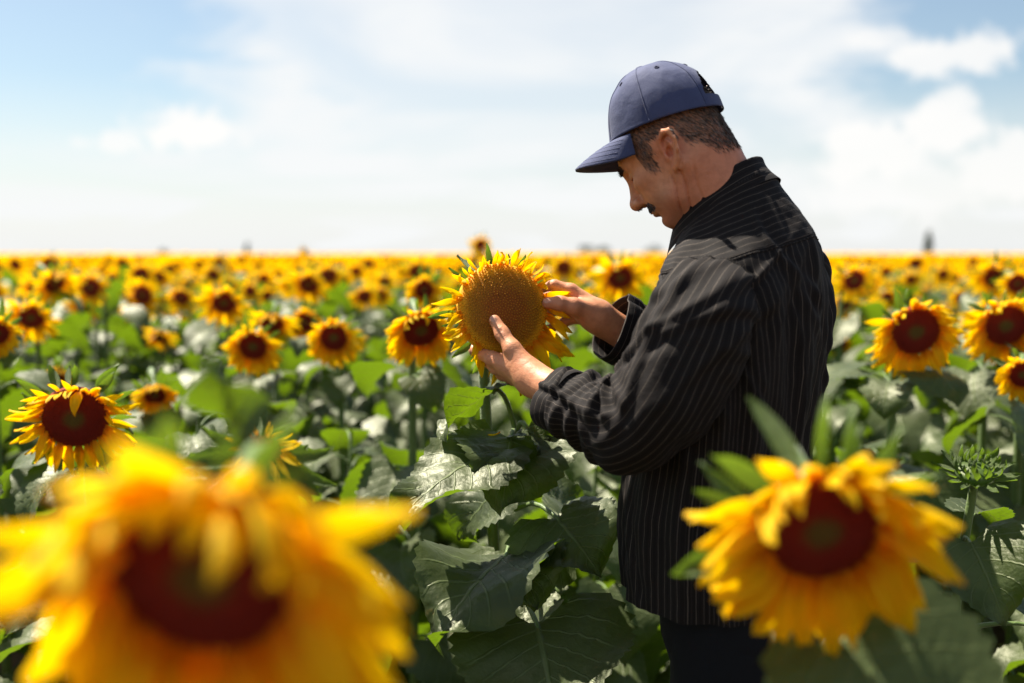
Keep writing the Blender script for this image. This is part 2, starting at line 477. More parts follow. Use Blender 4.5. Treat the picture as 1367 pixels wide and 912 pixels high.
# ------------------------------------------------------------------ leaf and petal shapes
def blade(ns, nt, L, W, a0, a1, fold, wave, seed, quilt=0.004, origin=(0, 0), mi=0):
    """cordate toothed leaf blade along +x, front face +z; a0..a1 = slope along its length"""
    s = np.linspace(0, 1, ns); t = np.linspace(-1, 1, nt + 1)
    ang = a0 + (a1 - a0) * s ** 1.2
    ds = L / (ns - 1)
    cx = origin[0] + np.concatenate([[0], np.cumsum(np.cos(ang[:-1]) * ds)])
    cz = origin[1] + np.concatenate([[0], np.cumsum(np.sin(ang[:-1]) * ds)])
    f = 0.62 * (1 - s) ** 3.5 + np.sin(PI * s ** 0.66) ** 0.95
    f[-1] = 0.015
    S, T = np.meshgrid(s, t, indexing='ij')
    rs = np.random.default_rng(seed)
    tooth = 1 + (np.arange(ns) % 2)[:, None] * 0.085 * (np.abs(T) > 0.99) * rs.uniform(.6, 1.4, (ns, nt + 1))
    lean = 1 + 0.10 * np.sin(2.3 * S + rs.uniform(0, 6)) * np.sign(T)
    y = 0.5 * W * f[:, None] * T * tooth * lean
    back = -0.17 * L * np.abs(T) ** 1.4 * (1 - S) ** 3 + 0.06 * L * np.abs(T) * S * (1 - S)
    p1, p2, p3 = rs.uniform(0, 6.28, 3)
    z = fold * np.abs(y) + wave * (np.sin(S * 8 + p1 + T) * T ** 2 + 0.7 * np.sin(S * 5 + p2 - 2 * T) * np.abs(T) ** 1.5)
    z += quilt * np.cos(2 * PI * 6.5 * (S - 0.33 * np.abs(T))) * np.abs(T) * (1.1 - np.abs(T)) * 2.2
    z += 0.35 * quilt * np.sin(31 * S + 17 * T + p3)
    z += rs.uniform(-.25, .25) * y * S                      # twist towards the tip
    x = cx[:, None] + np.cos(ang)[:, None] * back - np.sin(ang)[:, None] * z
    zz = cz[:, None] + np.sin(ang)[:, None] * back + np.cos(ang)[:, None] * z
    V = np.stack([x, y, zz], -1).reshape(-1, 3)
    UV = np.stack([S, T * .5 + .5], -1).reshape(-1, 2)
    return Geo(V, grid_quads(ns, nt + 1)[:, ::-1], None, UV, mi)

def leaf_geo(ns, nt, L, W, a0, a1, fold, wave, plen, pang, seed, sides=5):
    k = 6
    ang = np.linspace(pang, a0 * 0.6, k)
    P = np.zeros((k, 3))
    P[1:, 0] = np.cumsum(np.cos(ang[:-1])) * plen / (k - 1)
    P[1:, 2] = np.cumsum(np.sin(ang[:-1])) * plen / (k - 1)
    pet = tube(P, np.linspace(0.0052, 0.0028, k), sides, 1)
    return merge([blade(ns, nt, L, W, a0, a1, fold, wave, seed, origin=(P[-1, 0], P[-1, 2])), pet])

def leaf_set(n, ns, nt, seed):
    out = []
    rr = random.Random(seed)
    for i in range(n):
        L = rr.uniform(.16, .23)
        g = leaf_geo(ns, nt, L, L * rr.uniform(.78, .98), rad(rr.uniform(-38, 2)), rad(rr.uniform(-105, -55)), rr.uniform(-.1, .42),
                     rr.uniform(.005, .016), rr.uniform(.07, .13), rad(rr.uniform(35, 65)), seed * 50 + i)
        out.append((g, to_mesh('leaf', g, [M_LEAF, M_STEM])))
    return out
LEAF_HI = leaf_set(9, 25, 10, 1)
LEAF_MID = leaf_set(9, 13, 6, 2)
LEAF_LOW = leaf_set(6, 6, 2, 3)

def petal_geo(L, W, bend, curlx, seed, ns=7, nt=4):
    s = np.linspace(0, 1, ns); t = np.linspace(-1, 1, nt + 1)
    rs = np.random.default_rng(seed)
    ang = bend * s ** 1.3
    ds = L / (ns - 1)
    cx = np.concatenate([[0], np.cumsum(np.cos(ang[:-1]) * ds)])
    cz = np.concatenate([[0], np.cumsum(np.sin(ang[:-1]) * ds)])
    f = np.clip(np.sin(PI * (0.12 + 0.88 * s) ** 0.9), 0, 1) ** 0.75
    f[0] = 0.42; f[-1] = 0.04
    S, T = np.meshgrid(s, t, indexing='ij')
    y = 0.5 * W * f[:, None] * T + rs.uniform(-.12, .12) * L * S ** 2
    z = curlx * W * T ** 2 * (1 - .3 * S) + 0.05 * W * np.cos(T * PI * 2) + 0.06 * W * np.sin(S * 7 + rs.uniform(0, 6)) * T
    tw = rs.uniform(-.9, .9) * S ** 1.5
    yy = y * np.cos(tw) - z * np.sin(tw); z = y * np.sin(tw) + z * np.cos(tw)
    x = cx[:, None] - np.sin(ang)[:, None] * z
    zz = cz[:, None] + np.cos(ang)[:, None] * z
    return Geo(np.stack([x, yy, zz], -1).reshape(-1, 3), grid_quads(ns, nt + 1)[:, ::-1], None, np.stack([S, T * .5 + .5], -1).reshape(-1, 2))

BENDS = [-50, -20, 8, 38, 75, 110]
PETALS = {}; PETALS_LOW = {}; BRACTS = {}; PETALS_W = {}
for b in BENDS:
    PETALS[b] = []; PETALS_W[b] = []; PETALS_LOW[b] = []; BRACTS[b] = []
    for k in range(4):
        g = petal_geo(1.0, R.uniform(.20, .30), rad(b + R.uniform(-12, 12)), R.uniform(.05, .30), 100 + k + b)
        PETALS[b].append((g, to_mesh('petal', g, M_PETAL)))
        g = petal_geo(1.0, R.uniform(.29, .40), rad(b + R.uniform(-12, 12)), R.uniform(.05, .22), 800 + k + b, 9, 4)
        PETALS_W[b].append((g, to_mesh('petal', g, M_PETAL)))
        g = petal_geo(1.0, R.uniform(.28, .36), rad(b), .15, 300 + k + b, 4, 2)
        PETALS_LOW[b].append(g)
    for k in range(2):
        g = petal_geo(1.0, R.uniform(.26, .36), rad(b + R.uniform(-10, 10)), .35, 500 + k + b, 6, 2)
        BRACTS[b].append((g, to_mesh('bract', g, M_BRACT)))
def pick(d, bend):
    b = min(BENDS, key=lambda q: abs(q - bend))
    return R.choice(d[b])

def disc_geo(Rd, dome, back, ring=28, k=9):
    """domed front, rounded rim and green back running into the stem; local +z is the way the flower faces"""
    q = np.linspace(1, 0.0, k)[:-1]
    rows = [(Rd * x, dome * (1 - x ** 2.2), x, 0) for x in q]
    rear = [(Rd * .40, -back * 1.0), (Rd * .80, -back * .75), (Rd * 1.03, -back * .25)]
    prof = [(r, z, 1.0, 1) for r, z in rear] + rows
    a = np.linspace(0, 2 * PI, ring, endpoint=False)
    V, UV = [], []
    for r, z, u, m in prof:
        for t in a:
            V.append((r * math.cos(t), r * math.sin(t), z)); UV.append((u, 0))
    Q = grid_quads(len(prof), ring, True)[:, ::-1]
    mq = np.repeat([1 if i < len(rear) - 1 else 0 for i in range(len(prof) - 1)], ring)
    n = len(V); V += [(0, 0, dome), (0, 0, -back * 1.1)]; UV += [(0, 0), (1, 0)]
    T = [[n, n - ring + j, n - ring + (j + 1) % ring] for j in range(ring)] + [[n + 1, (j + 1) % ring, j] for j in range(ring)]
    return Geo(V, Q, T, UV, mq, [0] * ring + [1] * ring)

def floret_geo(Rd, dome, N, h0, h1, seed):
    """packed florets on a Fibonacci spiral, each a small pointed bump"""
    rs = np.random.default_rng(seed)
    k = np.arange(N)
    q = np.sqrt((k + .5) / N) * 0.99
    th = k * 2.399963
    sp = Rd * math.sqrt(PI / N) * 0.62
    c = np.stack([Rd * q * np.cos(th), Rd * q * np.sin(th), dome * (1 - q ** 2.2)], -1)
    nrm = np.stack([np.cos(th) * q ** 1.2 * 2.2 * dome / Rd, np.sin(th) * q ** 1.2 * 2.2 * dome / Rd, np.ones(N)], -1)
    nrm /= np.linalg.norm(nrm, axis=1)[:, None]
    tx = np.stack([np.cos(th), np.sin(th), 0 * th], -1); tx -= nrm * (tx * nrm).sum(1)[:, None]; tx /= np.linalg.norm(tx, axis=1)[:, None]
    ty = np.cross(nrm, tx)
    h = (h0 + (h1 - h0) * q ** 2) * rs.uniform(.6, 1.35, N) * np.where(rs.random(N) < .10, 1.9, 1.0)
    corners = [c + sp * (tx * a + ty * b) - nrm * 0.0006 for a, b in ((.62, 0), (0, .62), (-.62, 0), (0, -.62))]
    apex = c + nrm * h[:, None] + tx * (h * .25 * rs.normal(size=N))[:, None]
    V = np.stack(corners + [apex], 1).reshape(-1, 3)
    i = k[:, None] * 5
    T = np.concatenate([i + np.array([a, b, 4]) for a, b in ((0, 1), (1, 2), (2, 3), (3, 0))], 0)
    UV = np.stack([np.repeat(q, 5), np.tile([0, 0, 0, 0, 1.0], N)], -1)
    return Geo(V, None, T, UV)

def head_frame(n):
    z = unit(n)
    up = np.array([0, 0, 1.0]); y = up - z * np.dot(up, z); y = unit(y)
    return np.cross(y, z), y, z

def petal_layout(Rd, pl, z0, n1, n2, top_over=1.0, sag=1.0, seed=0, mess=1.0):
    """(matrix, bend) for every petal; tops flop over the disc, the rest hang"""
    rr = random.Random(seed)
    out = []
    for ringi, n in enumerate((n1, n2)):
        for i in range(n):
            phi = 2 * PI * (i + .5 * ringi) / n + rr.uniform(-.10, .10)
            s = math.sin(phi); c = math.cos(phi)
            if s > 0.30:
                elev = rr.uniform(0, 30) + 42 * top_over * s + rr.uniform(-28, 20)
                bend = rr.uniform(10, 50) * (0.4 + s * top_over) + rr.uniform(-30, 40)
            else:
                elev = rr.uniform(-8, 26) + 8 * s
                bend = rr.uniform(-35, 25) * mess
                if rr.random() < .16 * mess: elev += rr.uniform(15, 50); bend += rr.uniform(0, 50)
            if ringi: elev -= 14
            inpl = -c * sag * rr.uniform(2, 20) + rr.gauss(0, 9 * mess)
            L = pl * rr.uniform(.78, 1.15) * (1.0 if s < .3 else rr.uniform(.72, 1.0))
            M = rotm('Z', phi) @ trans(Rd * .945, 0, z0 + .002 - .004 * ringi) @ rotm('Z', rad(inpl)) @ rotm('Y', -rad(elev)) @ rotm('X', rad(rr.uniform(-24, 24)))
            S = np.diag([L, L, L, 1.0])
            out.append((M @ S, bend))
    return out

def skirt_layout(Rd, pl, seed):
    """nodding bloom: petals hang as a skirt at the sides and below, short ones flop over the top rim"""
    rr = random.Random(seed)
    out = []
    for ringi, n in enumerate((27, 25, 20)):
        for i in range(n):
            phi = 2 * PI * (i + .35 * ringi) / n + rr.uniform(-.08, .08)
            s, c = math.sin(phi), math.cos(phi)
            L = pl * rr.uniform(.85, 1.12)
            inpl = -c * rr.uniform(24, 52) * (1 if s > -.5 else .5) + rr.gauss(0, 6)
            if s > .5:
                elev, bend, L = rr.uniform(28, 70), rr.uniform(25, 85), L * rr.uniform(.62, .85)
            elif s > -.1:
                elev, bend = rr.uniform(-5, 40), rr.uniform(-15, 45)
                L *= rr.uniform(.85, 1.0)
            else:
                elev, bend = rr.uniform(-6, 22), rr.uniform(-25, 12)
            elev -= 10 * ringi
            M = rotm('Z', phi) @ trans(Rd * (.94 + .015 * ringi), 0, .004 - .005 * ringi) @ rotm('Z', rad(inpl)) @ rotm('Y', -rad(elev)) @ rotm('X', rad(rr.uniform(-20, 20)))
            out.append((M @ np.diag([L, L, L, 1.0]), bend))
    return out

def held_layout(Rd, pl, seed):
    """the ripe head: wilting petals, ruffled on the left, flopping over the top rim, long and flat at the lower right"""
    rr = random.Random(seed)
    out = []
    for ringi, n in enumerate((34, 30, 22)):
        for i in range(n):
            phi = 2 * PI * (i + .33 * ringi) / n + rr.uniform(-.09, .09)
            s, c = math.sin(phi), math.cos(phi)
            L = pl * rr.uniform(.7, 1.1)
            if s > .45: elev, bend, L = rr.uniform(18, 72), rr.uniform(25, 110), L * rr.uniform(.45, .72)
            elif c < -.2: elev, bend, L = rr.uniform(-35, 65), rr.uniform(-60, 85), L * rr.uniform(.5, .82)
            else: elev, bend, L = rr.uniform(-22, 18), rr.uniform(-30, 15), L * rr.uniform(.9, 1.2)
            elev -= 9 * ringi
            M = rotm('Z', phi) @ trans(Rd * (.95 + .02 * ringi), 0, .004 - .006 * ringi) @ rotm('Z', rad(rr.gauss(-c * 14, 14))) @ rotm('Y', -rad(elev)) @ rotm('X', rad(rr.uniform(-45, 45)))
            out.append((M @ np.diag([L, L, L, 1.0]), bend))
    return out

def bract_layout(Rd, bl, z0, n, seed=0):
    rr = random.Random(seed + 9)
    out = []
    for i in range(n):
        phi = 2 * PI * i / n + rr.uniform(-.12, .12)
        elev = rr.uniform(-50, -5); L = bl * rr.uniform(.65, 1.25)
        M = rotm('Z', phi) @ trans(Rd * 1.0, 0, z0) @ rotm('Y', -rad(elev)) @ rotm('X', rad(rr.uniform(-30, 30))) @ np.diag([L, L, L, 1.0])
        out.append((M, rr.uniform(-20, 70)))
    return out

def stem_path(base, back, n, lean=0.0, k=14):
    """from the ground up, nodding over into the back of the head"""
    base = np.asarray(base, float); back = np.asarray(back, float)
    hook = back - unit(n) * 0.055 + np.array([0, 0, .012])
    neck = back - unit(n) * 0.10 + np.array([0, 0, -0.055])
    mid = base + (neck - base) * .55 + np.array([lean, 0, 0])
    return spline([base, base + (mid - base) * .5 + np.array([lean * .4, 0, 0]), mid, neck, hook, back], k)

def along(P, z):
    i = int(np.argmin(np.abs(P[:int(len(P) * .85), 2] - z)))
    return P[i]

def leaf_matrix(p, az, scale, roll=0, tilt=0):
    return trans(*p) @ rotm('Z', az) @ rotm('Y', tilt) @ rotm('X', roll) @ np.diag([scale, scale, scale, 1.0])

def random_leaves(P, h, n, seed, zlo=.16, zhi=.93):
    rr = random.Random(seed)
    a = rr.uniform(0, 6.28)
    out = []
    for i in range(n):
        f = min(1.0, max(0.0, (i + rr.uniform(-.3, .3)) / max(1, n - 1)))
        z = h * (zlo + (zhi - zlo) * f)
        a += 2.39996 + rr.uniform(-.3, .3)
        sc = (1.15 - .45 * f ** 1.6) * rr.uniform(.85, 1.2)
        out.append(leaf_matrix(along(P, z), a, sc, rr.uniform(-.35, .35), rr.uniform(-.2, .3)))
    return out

DISC_CACHE = {}
def add_head(root, hp, n, Rd, pl, mode, seed, held=False, npet=(22, 18), nbr=16, over=1.0, sag=1.0, florets=0, bl=.05, dome=.16, back=.032, mess=1.0, skirt=False):
    """flower head as a part of root (hp relative to root)"""
    x, y, z = head_frame(n)
    M = basis(hp, x, y, z)
    mats = [M_DISC_HELD if held else M_DISC, M_BRACT]
    g = disc_geo(Rd, Rd * dome, back)
    fh = link('flower_head', to_mesh('flower_head', g, mats), root, M)
    if florets:
        fo = link('florets', to_mesh('florets', floret_geo(Rd, Rd * dome, florets, .0018 if held else .0022, .0036 if held else .0045, seed), mats[0], False), fh)
        fo['kind'] = 'stuff'
    pls = held_layout(Rd, pl, seed) if held else skirt_layout(Rd, pl, seed) if skirt else petal_layout(Rd, pl, 0.0, *npet, over, sag, seed, mess)
    brs = bract_layout(Rd, bl, -back * .45, nbr, seed)
    if mode == 'full':
        for m, b in pls: link('petal', pick(PETALS_W if skirt else PETALS, b)[1], fh, m)
        for m, b in brs: link('bract', pick(BRACTS, b)[1], fh, m)
    else:
        pe = link('petals', to_mesh('petals', merge([pick(PETALS_LOW, b).tf(m) for m, b in pls]), M_PETAL), fh)
        br = link('bracts', to_mesh('bracts', merge([pick(BRACTS, b)[0].tf(m) for m, b in brs]), M_BRACT), fh)
        pe['kind'] = 'stuff'; br['kind'] = 'stuff'
    return fh

def build_plant(base, hp, n, Rd, pl, mode, seed, nleaf=11, name='sunflower', lean=0.0, sr=.0135, leafmode='each', zhi=.93, zlo=.16, **kw):
    """one sunflower as Empty > stem, flower_head (> petal, bract, florets), leaf"""
    R.seed(seed)
    root = empty(name, base)
    b = np.asarray(base, float)
    rel = np.asarray(hp, float) - b
    P = stem_path((0, 0, -.03), rel - unit(n) * .034, n, lean)
    link('stem', to_mesh('stem', tube(P, np.linspace(sr, sr * .62, len(P)), 9 if mode == 'full' else 6), M_STEM), root)
    add_head(root, rel, n, Rd, pl, mode, seed, **kw)
    lv = random_leaves(P, rel[2], nleaf + 3, seed, zlo, zhi)
    if leafmode == 'each':
        S = LEAF_HI if mode == 'full' else LEAF_MID
        for m in lv: link('leaf', R.choice(S)[1], root, m)
    elif leafmode == 'join':
        g = merge([R.choice(LEAF_MID)[0].tf(m) for m in lv])
        o = link('leaves', to_mesh('leaves', g, [M_LEAF, M_STEM]), root); o['kind'] = 'stuff'
    return root, P

def copy_tree(o, parent=None):
    c = o.copy(); COL.objects.link(c)
    c.parent = parent
    for ch in o.children: copy_tree(ch, c)
    return c
# ------------------------------------------------------------------ the farmer
BA = rad(30)
BD = np.array([-math.cos(BA), math.sin(BA), 0])            # where the chest points
BL = np.array([-math.sin(BA), -math.cos(BA), 0])           # his left
BC = np.array([.388, 1.62, 0])
HY, HPI = rad(27), rad(37)
HS = .875
HF0 = np.array([-math.cos(HY), math.sin(HY), 0])
HL = np.array([-math.sin(HY), -math.cos(HY), 0])
HF = math.cos(HPI) * HF0 - math.sin(HPI) * np.array([0, 0, 1])
HU = math.cos(HPI) * np.array([0, 0, 1]) + math.sin(HPI) * HF0
EAR = np.array([-.012, .074, -.006])
HRM = np.stack([HF, HL, HU], 1)
HC = at(894, 200, 1.585) - HRM @ EAR * HS
def hw(p): return HC + HRM @ np.asarray(p, float) * HS          # head-local -> world

# --- signed distance pieces
def rc(P, a, b, r1, r2):
    a = np.asarray(a, np.float32); b = np.asarray(b, np.float32)
    ba = b - a
    q = P - a
    h = np.clip(q @ ba / max(float(ba @ ba), 1e-9), 0, 1)
    return np.sqrt(((q - h[:, None] * ba) ** 2).sum(1)) - (r1 + (r2 - r1) * h)
def ell(P, c, r):
    q = P - np.asarray(c, np.float32); r = np.asarray(r, np.float32)
    k0 = np.sqrt(((q / r) ** 2).sum(1)); k1 = np.sqrt(((q / r ** 2) ** 2).sum(1)) + 1e-9
    return k0 * (k0 - 1) / k1
def smin(a, b, k):
    h = np.maximum(k - np.abs(a - b), 0) / k
    return np.minimum(a, b) - h * h * k * .25
def ssub(a, b, k): return -smin(-a, b, k)
def pl(P, pts, rs, k):
    d = None
    for i in range(len(pts) - 1):
        e = rc(P, pts[i], pts[i + 1], rs[i], rs[i + 1])
        d = e if d is None else smin(d, e, k)
    return d

def sd_head(P):
    p = ((P - HC.astype(np.float32)) @ HRM.astype(np.float32)).astype(np.float32) / np.float32(HS)
    q = p.copy(); q[:, 1] = np.abs(q[:, 1])                 # mirror
    d = ell(p, (-.010, 0, .042), (.099, .077, .086))
    d = smin(d, ell(p, (.032, 0, .030), (.060, .063, .070)), .03)
    d = smin(d, ell(p, (.045, 0, -.030), (.046, .050, .056)), .03)
    d = smin(d, rc(q, (-.004, .052, -.040), (.030, .044, -.075), .019, .017), .03)
    d = smin(d, rc(q, (.030, .044, -.075), (.066, .012, -.090), .017, .017), .02)
    d = smin(d, ell(p, (.074, 0, -.090), (.017, .020, .016)), .018)
    d = smin(d, ell(p, (.074, 0, -.050), (.022, .032, .024)), .02)
    d = smin(d, ell(p, (.02, 0, -.078), (.06, .042, .03)), .025)
    d = smin(d, ell(q, (.058, .044, -.012), (.026, .018, .016)), .022)
    d = smin(d, ell(q, (.050, .036, -.046), (.030, .020, .030)), .02)
    d = smin(d, rc(q, (.089, .006, .031), (.073, .046, .032), .011, .010), .014)
    d = ssub(d, ell(q, (.097, .034, .009), (.021, .021, .014)), .012)
    d = smin(d, ell(q, (.0735, .033, .009), (.0145, .016, .0125)), .005)      # lidded eye
    d = ssub(d, rc(q, (.092, .020, .0030), (.079, .046, .0035), .0012, .0012), .003)
    d = smin(d, rc(p, (.090, 0, .022), (.110, 0, -.022), .0080, .0115), .014)
    d = smin(d, ell(p, (.114, 0, -.027), (.0130, .0140, .0125)), .008)
    d = smin(d, ell(q, (.103, .0150, -.031), (.0115, .0080, .0088)), .006)
    d = ssub(d, ell(q, (.106, .0075, -.0385), (.0055, .0038, .004)), .003)
    d = ssub(d, rc(q, (.098, .0215, -.028), (.078, .038, -.060), .0016, .0026), .007)   # fold beside the mouth
    d = smin(d, rc(q, (.095, 0, -.0570), (.082, .024, -.062), .0060, .0035), .008)
    d = smin(d, rc(q, (.092, 0, -.0680), (.080, .020, -.066), .0070, .004), .008)
    d = ssub(d, rc(q, (.101, 0, -.0625), (.083, .026, -.0640), .0007, .0007), .0025)
    d = ssub(d, rc(q, (.096, 0, -.079), (.084, .018, -.078), .004, .003), .012)
    # ear
    e = q - np.array([-.013, .0800, -.009], np.float32)
    ca, sa = math.cos(.20), math.sin(.20)
    ex = e[:, 0] * ca + e[:, 2] * sa; ez = -e[:, 0] * sa + e[:, 2] * ca; ey = e[:, 1] + .70 * ex
    E = np.stack([ex, ey, ez], 1) / np.float32(1.1)
    hel = [(.008, .001, -.004), (.014, .003, .010), (.010, .006, .024), (-.003, .008, .030), (-.016, .009, .024), (-.020, .009, .008), (-.016, .008, -.008), (-.008, .005, -.020), (.001, .003, -.029)]
    ear = pl(E, hel, [.0036, .0042, .0047, .0049, .0049, .0046, .0043, .0050, .0070], .004)
    ear = smin(ear, ell(E, (-.003, -.001, .001), (.016, .0040, .027)), .003)
    ear = smin(ear, pl(E, [(-.002, .006, .018), (-.010, .007, .004), (-.006, .005, -.012)], [.0022, .0026, .0026], .003), .005)
    ear = ssub(ear, ell(E, (.002, .008, -.003), (.0095, .010, .0125)), .003)
    ear = ssub(ear, pl(E, [(.004, .010, .019), (-.008, .0115, .020), (-.0145, .0125, .008), (-.012, .011, -.006)], [.0038, .0036, .0030, .002], .003), .003)
    ear = smin(ear, ell(E, (.011, .003, -.006), (.004, .004, .006)), .004)
    d = smin(d, ear * 1.1, .0035)
    d = ssub(d, ell(E, (.001, .000, -.003), (.0080, .0110, .0105)) * 1.1, .002)
    d = d * HS
    # neck
    nb = BC + BD * .035 + np.array([0, 0, 1.44])
    d2 = rc(P, hw((-.030, 0, -.030)), nb, .057, .066)
    d2 = smin(d2, rc(P, hw((-.055, 0, .0)), nb - BD * .02, .040, .055), .03)
    for s in (1, -1):
        d2 = smin(d2, rc(P, hw((-.022, s * .060, -.040)), nb + BD * .045 + np.array([0, 0, -.015]), .012, .011), .022)
    d2 = smin(d2, rc(P, hw((.042, 0, -.082)), nb + BD * .045, .020, .03), .03)
    d = smin(d, d2, .022)
    # long shallow creases down the side of the neck
    msk = sm01(-p[:, 2], .030, .050) * sm01(q[:, 1], .030, .045)
    for c0, amp in ((.018, .0040), (-.002, .0034), (-.030, .0020)):
        cc = p[:, 0] + .42 * (p[:, 2] + .05) - c0 + .004 * np.sin(p[:, 2] * 60 + c0 * 300)
        d = d + amp * msk * np.exp(-(cc / .0026) ** 2)
    for k in range(3):                                       # crow's feet
        d = ssub(d, rc(q, (.066, .050 + .001 * k, .010 - .004 * k), (.048, .060, .018 - .012 * k), .0006, .0006) * HS, .004)
    return d

FING = {}
def sd_hand(P, H):
    d = None
    w = H['wrist']
    for i, mc in enumerate(H['mcp']):
        a = w + H['spread'] * (1.5 - i) * .010
        e = rc(P, a, mc, .0150 - .0006 * i, .0128 - .0007 * i)
        d = e if d is None else smin(d, e, .012)
    d = smin(d, pl(P, H['palm'], H['palm_r'], .01), .016)
    for f, r in zip(H['fing'], (.0100, .0102, .0098, .0086)):
        d = smin(d, pl(P, f, [r * 1.18, r * 1.03, r * .95, r * .80], .004), .007)
    th = H['thumb']
    e = pl(P, th, [.0200, .0145, .0122, .0098], .008)
    d = smin(d, e, .012)
    # thumb knuckle crease and nail bed
    n = H['nail_n']; tip = th[-1]; ip = th[-2]
    ax = unit(tip - ip)
    c = tip - ax * .001 + n * .0100
    y = np.cross(ax, n)
    L = np.stack([ax, y, n], 1).astype(np.float32)
    lp = (P - c.astype(np.float32)) @ L
    d = ssub(d, ell(lp, (0, 0, .0042), (.0088, .0072, .0036)), .0012)
    d = smin(d, ell(lp, (.0006, 0, -.0008), (.0080, .0062, .0016)), .0006)
    for k in (-1, 0, 1):
        cc = ip + ax * (.0032 * k) + n * .0128
        d = ssub(d, rc(P, cc - y * .006, cc + y * .006, .0006, .0006), .002)
    d = smin(d, rc(P, w - H['arm'] * -.0, w + H['arm'] * .05, .0255, .027), .02)
    return d

def vec(*a): return np.array(a, float)
LEFT = dict(wrist=at(712, 507, 1.652), spread=unit(at(700, 480, 1.64) - at(712, 530, 1.68)),
            mcp=[at(657, 479, 1.705), at(662, 490, 1.722), at(671, 499, 1.738), at(683, 506, 1.750)],
            palm=[at(700, 500, 1.665), at(680, 488, 1.69)], palm_r=[.021, .018],
            fing=[[at(657, 479, 1.705), at(634, 468, 1.752), at(633, 452, 1.785), at(646, 440, 1.803)],
                  [at(662, 490, 1.722), at(642, 476, 1.775), at(646, 458, 1.806), at(660, 446, 1.822)],
                  [at(671, 499, 1.738), at(656, 482, 1.790), at(662, 464, 1.818), at(674, 452, 1.830)],
                  [at(683, 506, 1.750), at(672, 490, 1.792), at(676, 474, 1.815), at(684, 464, 1.826)]],
            thumb=[at(700, 488, 1.660), at(684, 466, 1.672), at(671, 446, 1.690), at(660.5, 428, 1.703)],
            nail_n=unit(vec(-.35, -.85, .35)), arm=unit(at(840, 570, 1.47) - at(712, 515, 1.652)))
RIGHT = dict(wrist=at(800, 424, 1.800), spread=unit(vec(0, -.2, 1)),
             mcp=[at(762, 388, 1.806), at(760, 398, 1.822), at(764, 411, 1.832), at(772, 424, 1.834)],
             palm=[at(785, 420, 1.795), at(774, 414, 1.80)], palm_r=[.022, .019],
             fing=[[at(762, 388, 1.806), at(740, 381, 1.808), at(722, 384, 1.822), at(710, 392, 1.832)],
                   [at(760, 398, 1.822), at(736, 396, 1.835), at(718, 402, 1.842), at(704, 412, 1.842)],
                   [at(764, 411, 1.832), at(742, 414, 1.846), at(724, 420, 1.850), at(710, 428, 1.846)],
                   [at(772, 424, 1.834), at(754, 430, 1.846), at(740, 436, 1.848), at(728, 440, 1.842)]],
             thumb=[at(786, 416, 1.785), at(766, 409, 1.768), at(747, 405, 1.762), at(731, 404.5, 1.762)],
             nail_n=unit(vec(-.15, -.85, .45)), arm=unit(at(880, 480, 1.9) - at(800, 424, 1.80)))

SH_L, EL_L = at(940, 408, 1.478), at(848, 565, 1.478)
SH_R, EL_R = vec(.487, 1.785, 1.375), vec(.375, 1.895, 1.14)
def sd_core(P):
    d = rc(P, BC + vec(0, 0, .80), BC + vec(0, 0, 1.22), .08, .082)
    d = smin(d, rc(P, BC + BL * .08 + vec(0, 0, 1.25), BC - BL * .08 + vec(0, 0, 1.25), .075, .075), .05)
    d = smin(d, rc(P, BC + vec(0, 0, 1.25), BC + BD * .03 + vec(0, 0, 1.44), .09, .06), .04)
    d = smin(d, pl(P, [BC + vec(0, 0, 1.34), SH_L, EL_L, at(795, 556, 1.548), at(750, 530, 1.61), LEFT['wrist']], [.05, .045, .036, .033, .028, .026], .01), .03)
    d = smin(d, pl(P, [BC + vec(0, 0, 1.36), SH_R, EL_R, RIGHT['wrist']], [.05, .045, .036, .026], .01), .03)
    return d

def boxsel(P, lo, hi): return np.all((P > lo) & (P < hi), 1)
def around(pts, m):
    pts = np.array(pts); return pts.min(0) - m, pts.max(0) + m
def hand_pts(H): return [p for f in H['fing'] for p in f] + H['thumb'] + [H['wrist'], H['wrist'] + H['arm'] * .08]
BB_H = around([HC], .20); BB_L = around(hand_pts(LEFT), .045); BB_R = around(hand_pts(RIGHT), .045)
def sd_body(P):
    P = P.astype(np.float32)
    d = sd_core(P)
    for bb, fn in ((BB_H, sd_head), (BB_L, lambda q: sd_hand(q, LEFT)), (BB_R, lambda q: sd_hand(q, RIGHT))):
        s = boxsel(P, *bb)
        if s.any(): d[s] = smin(d[s], fn(P[s]), .012)
    return d

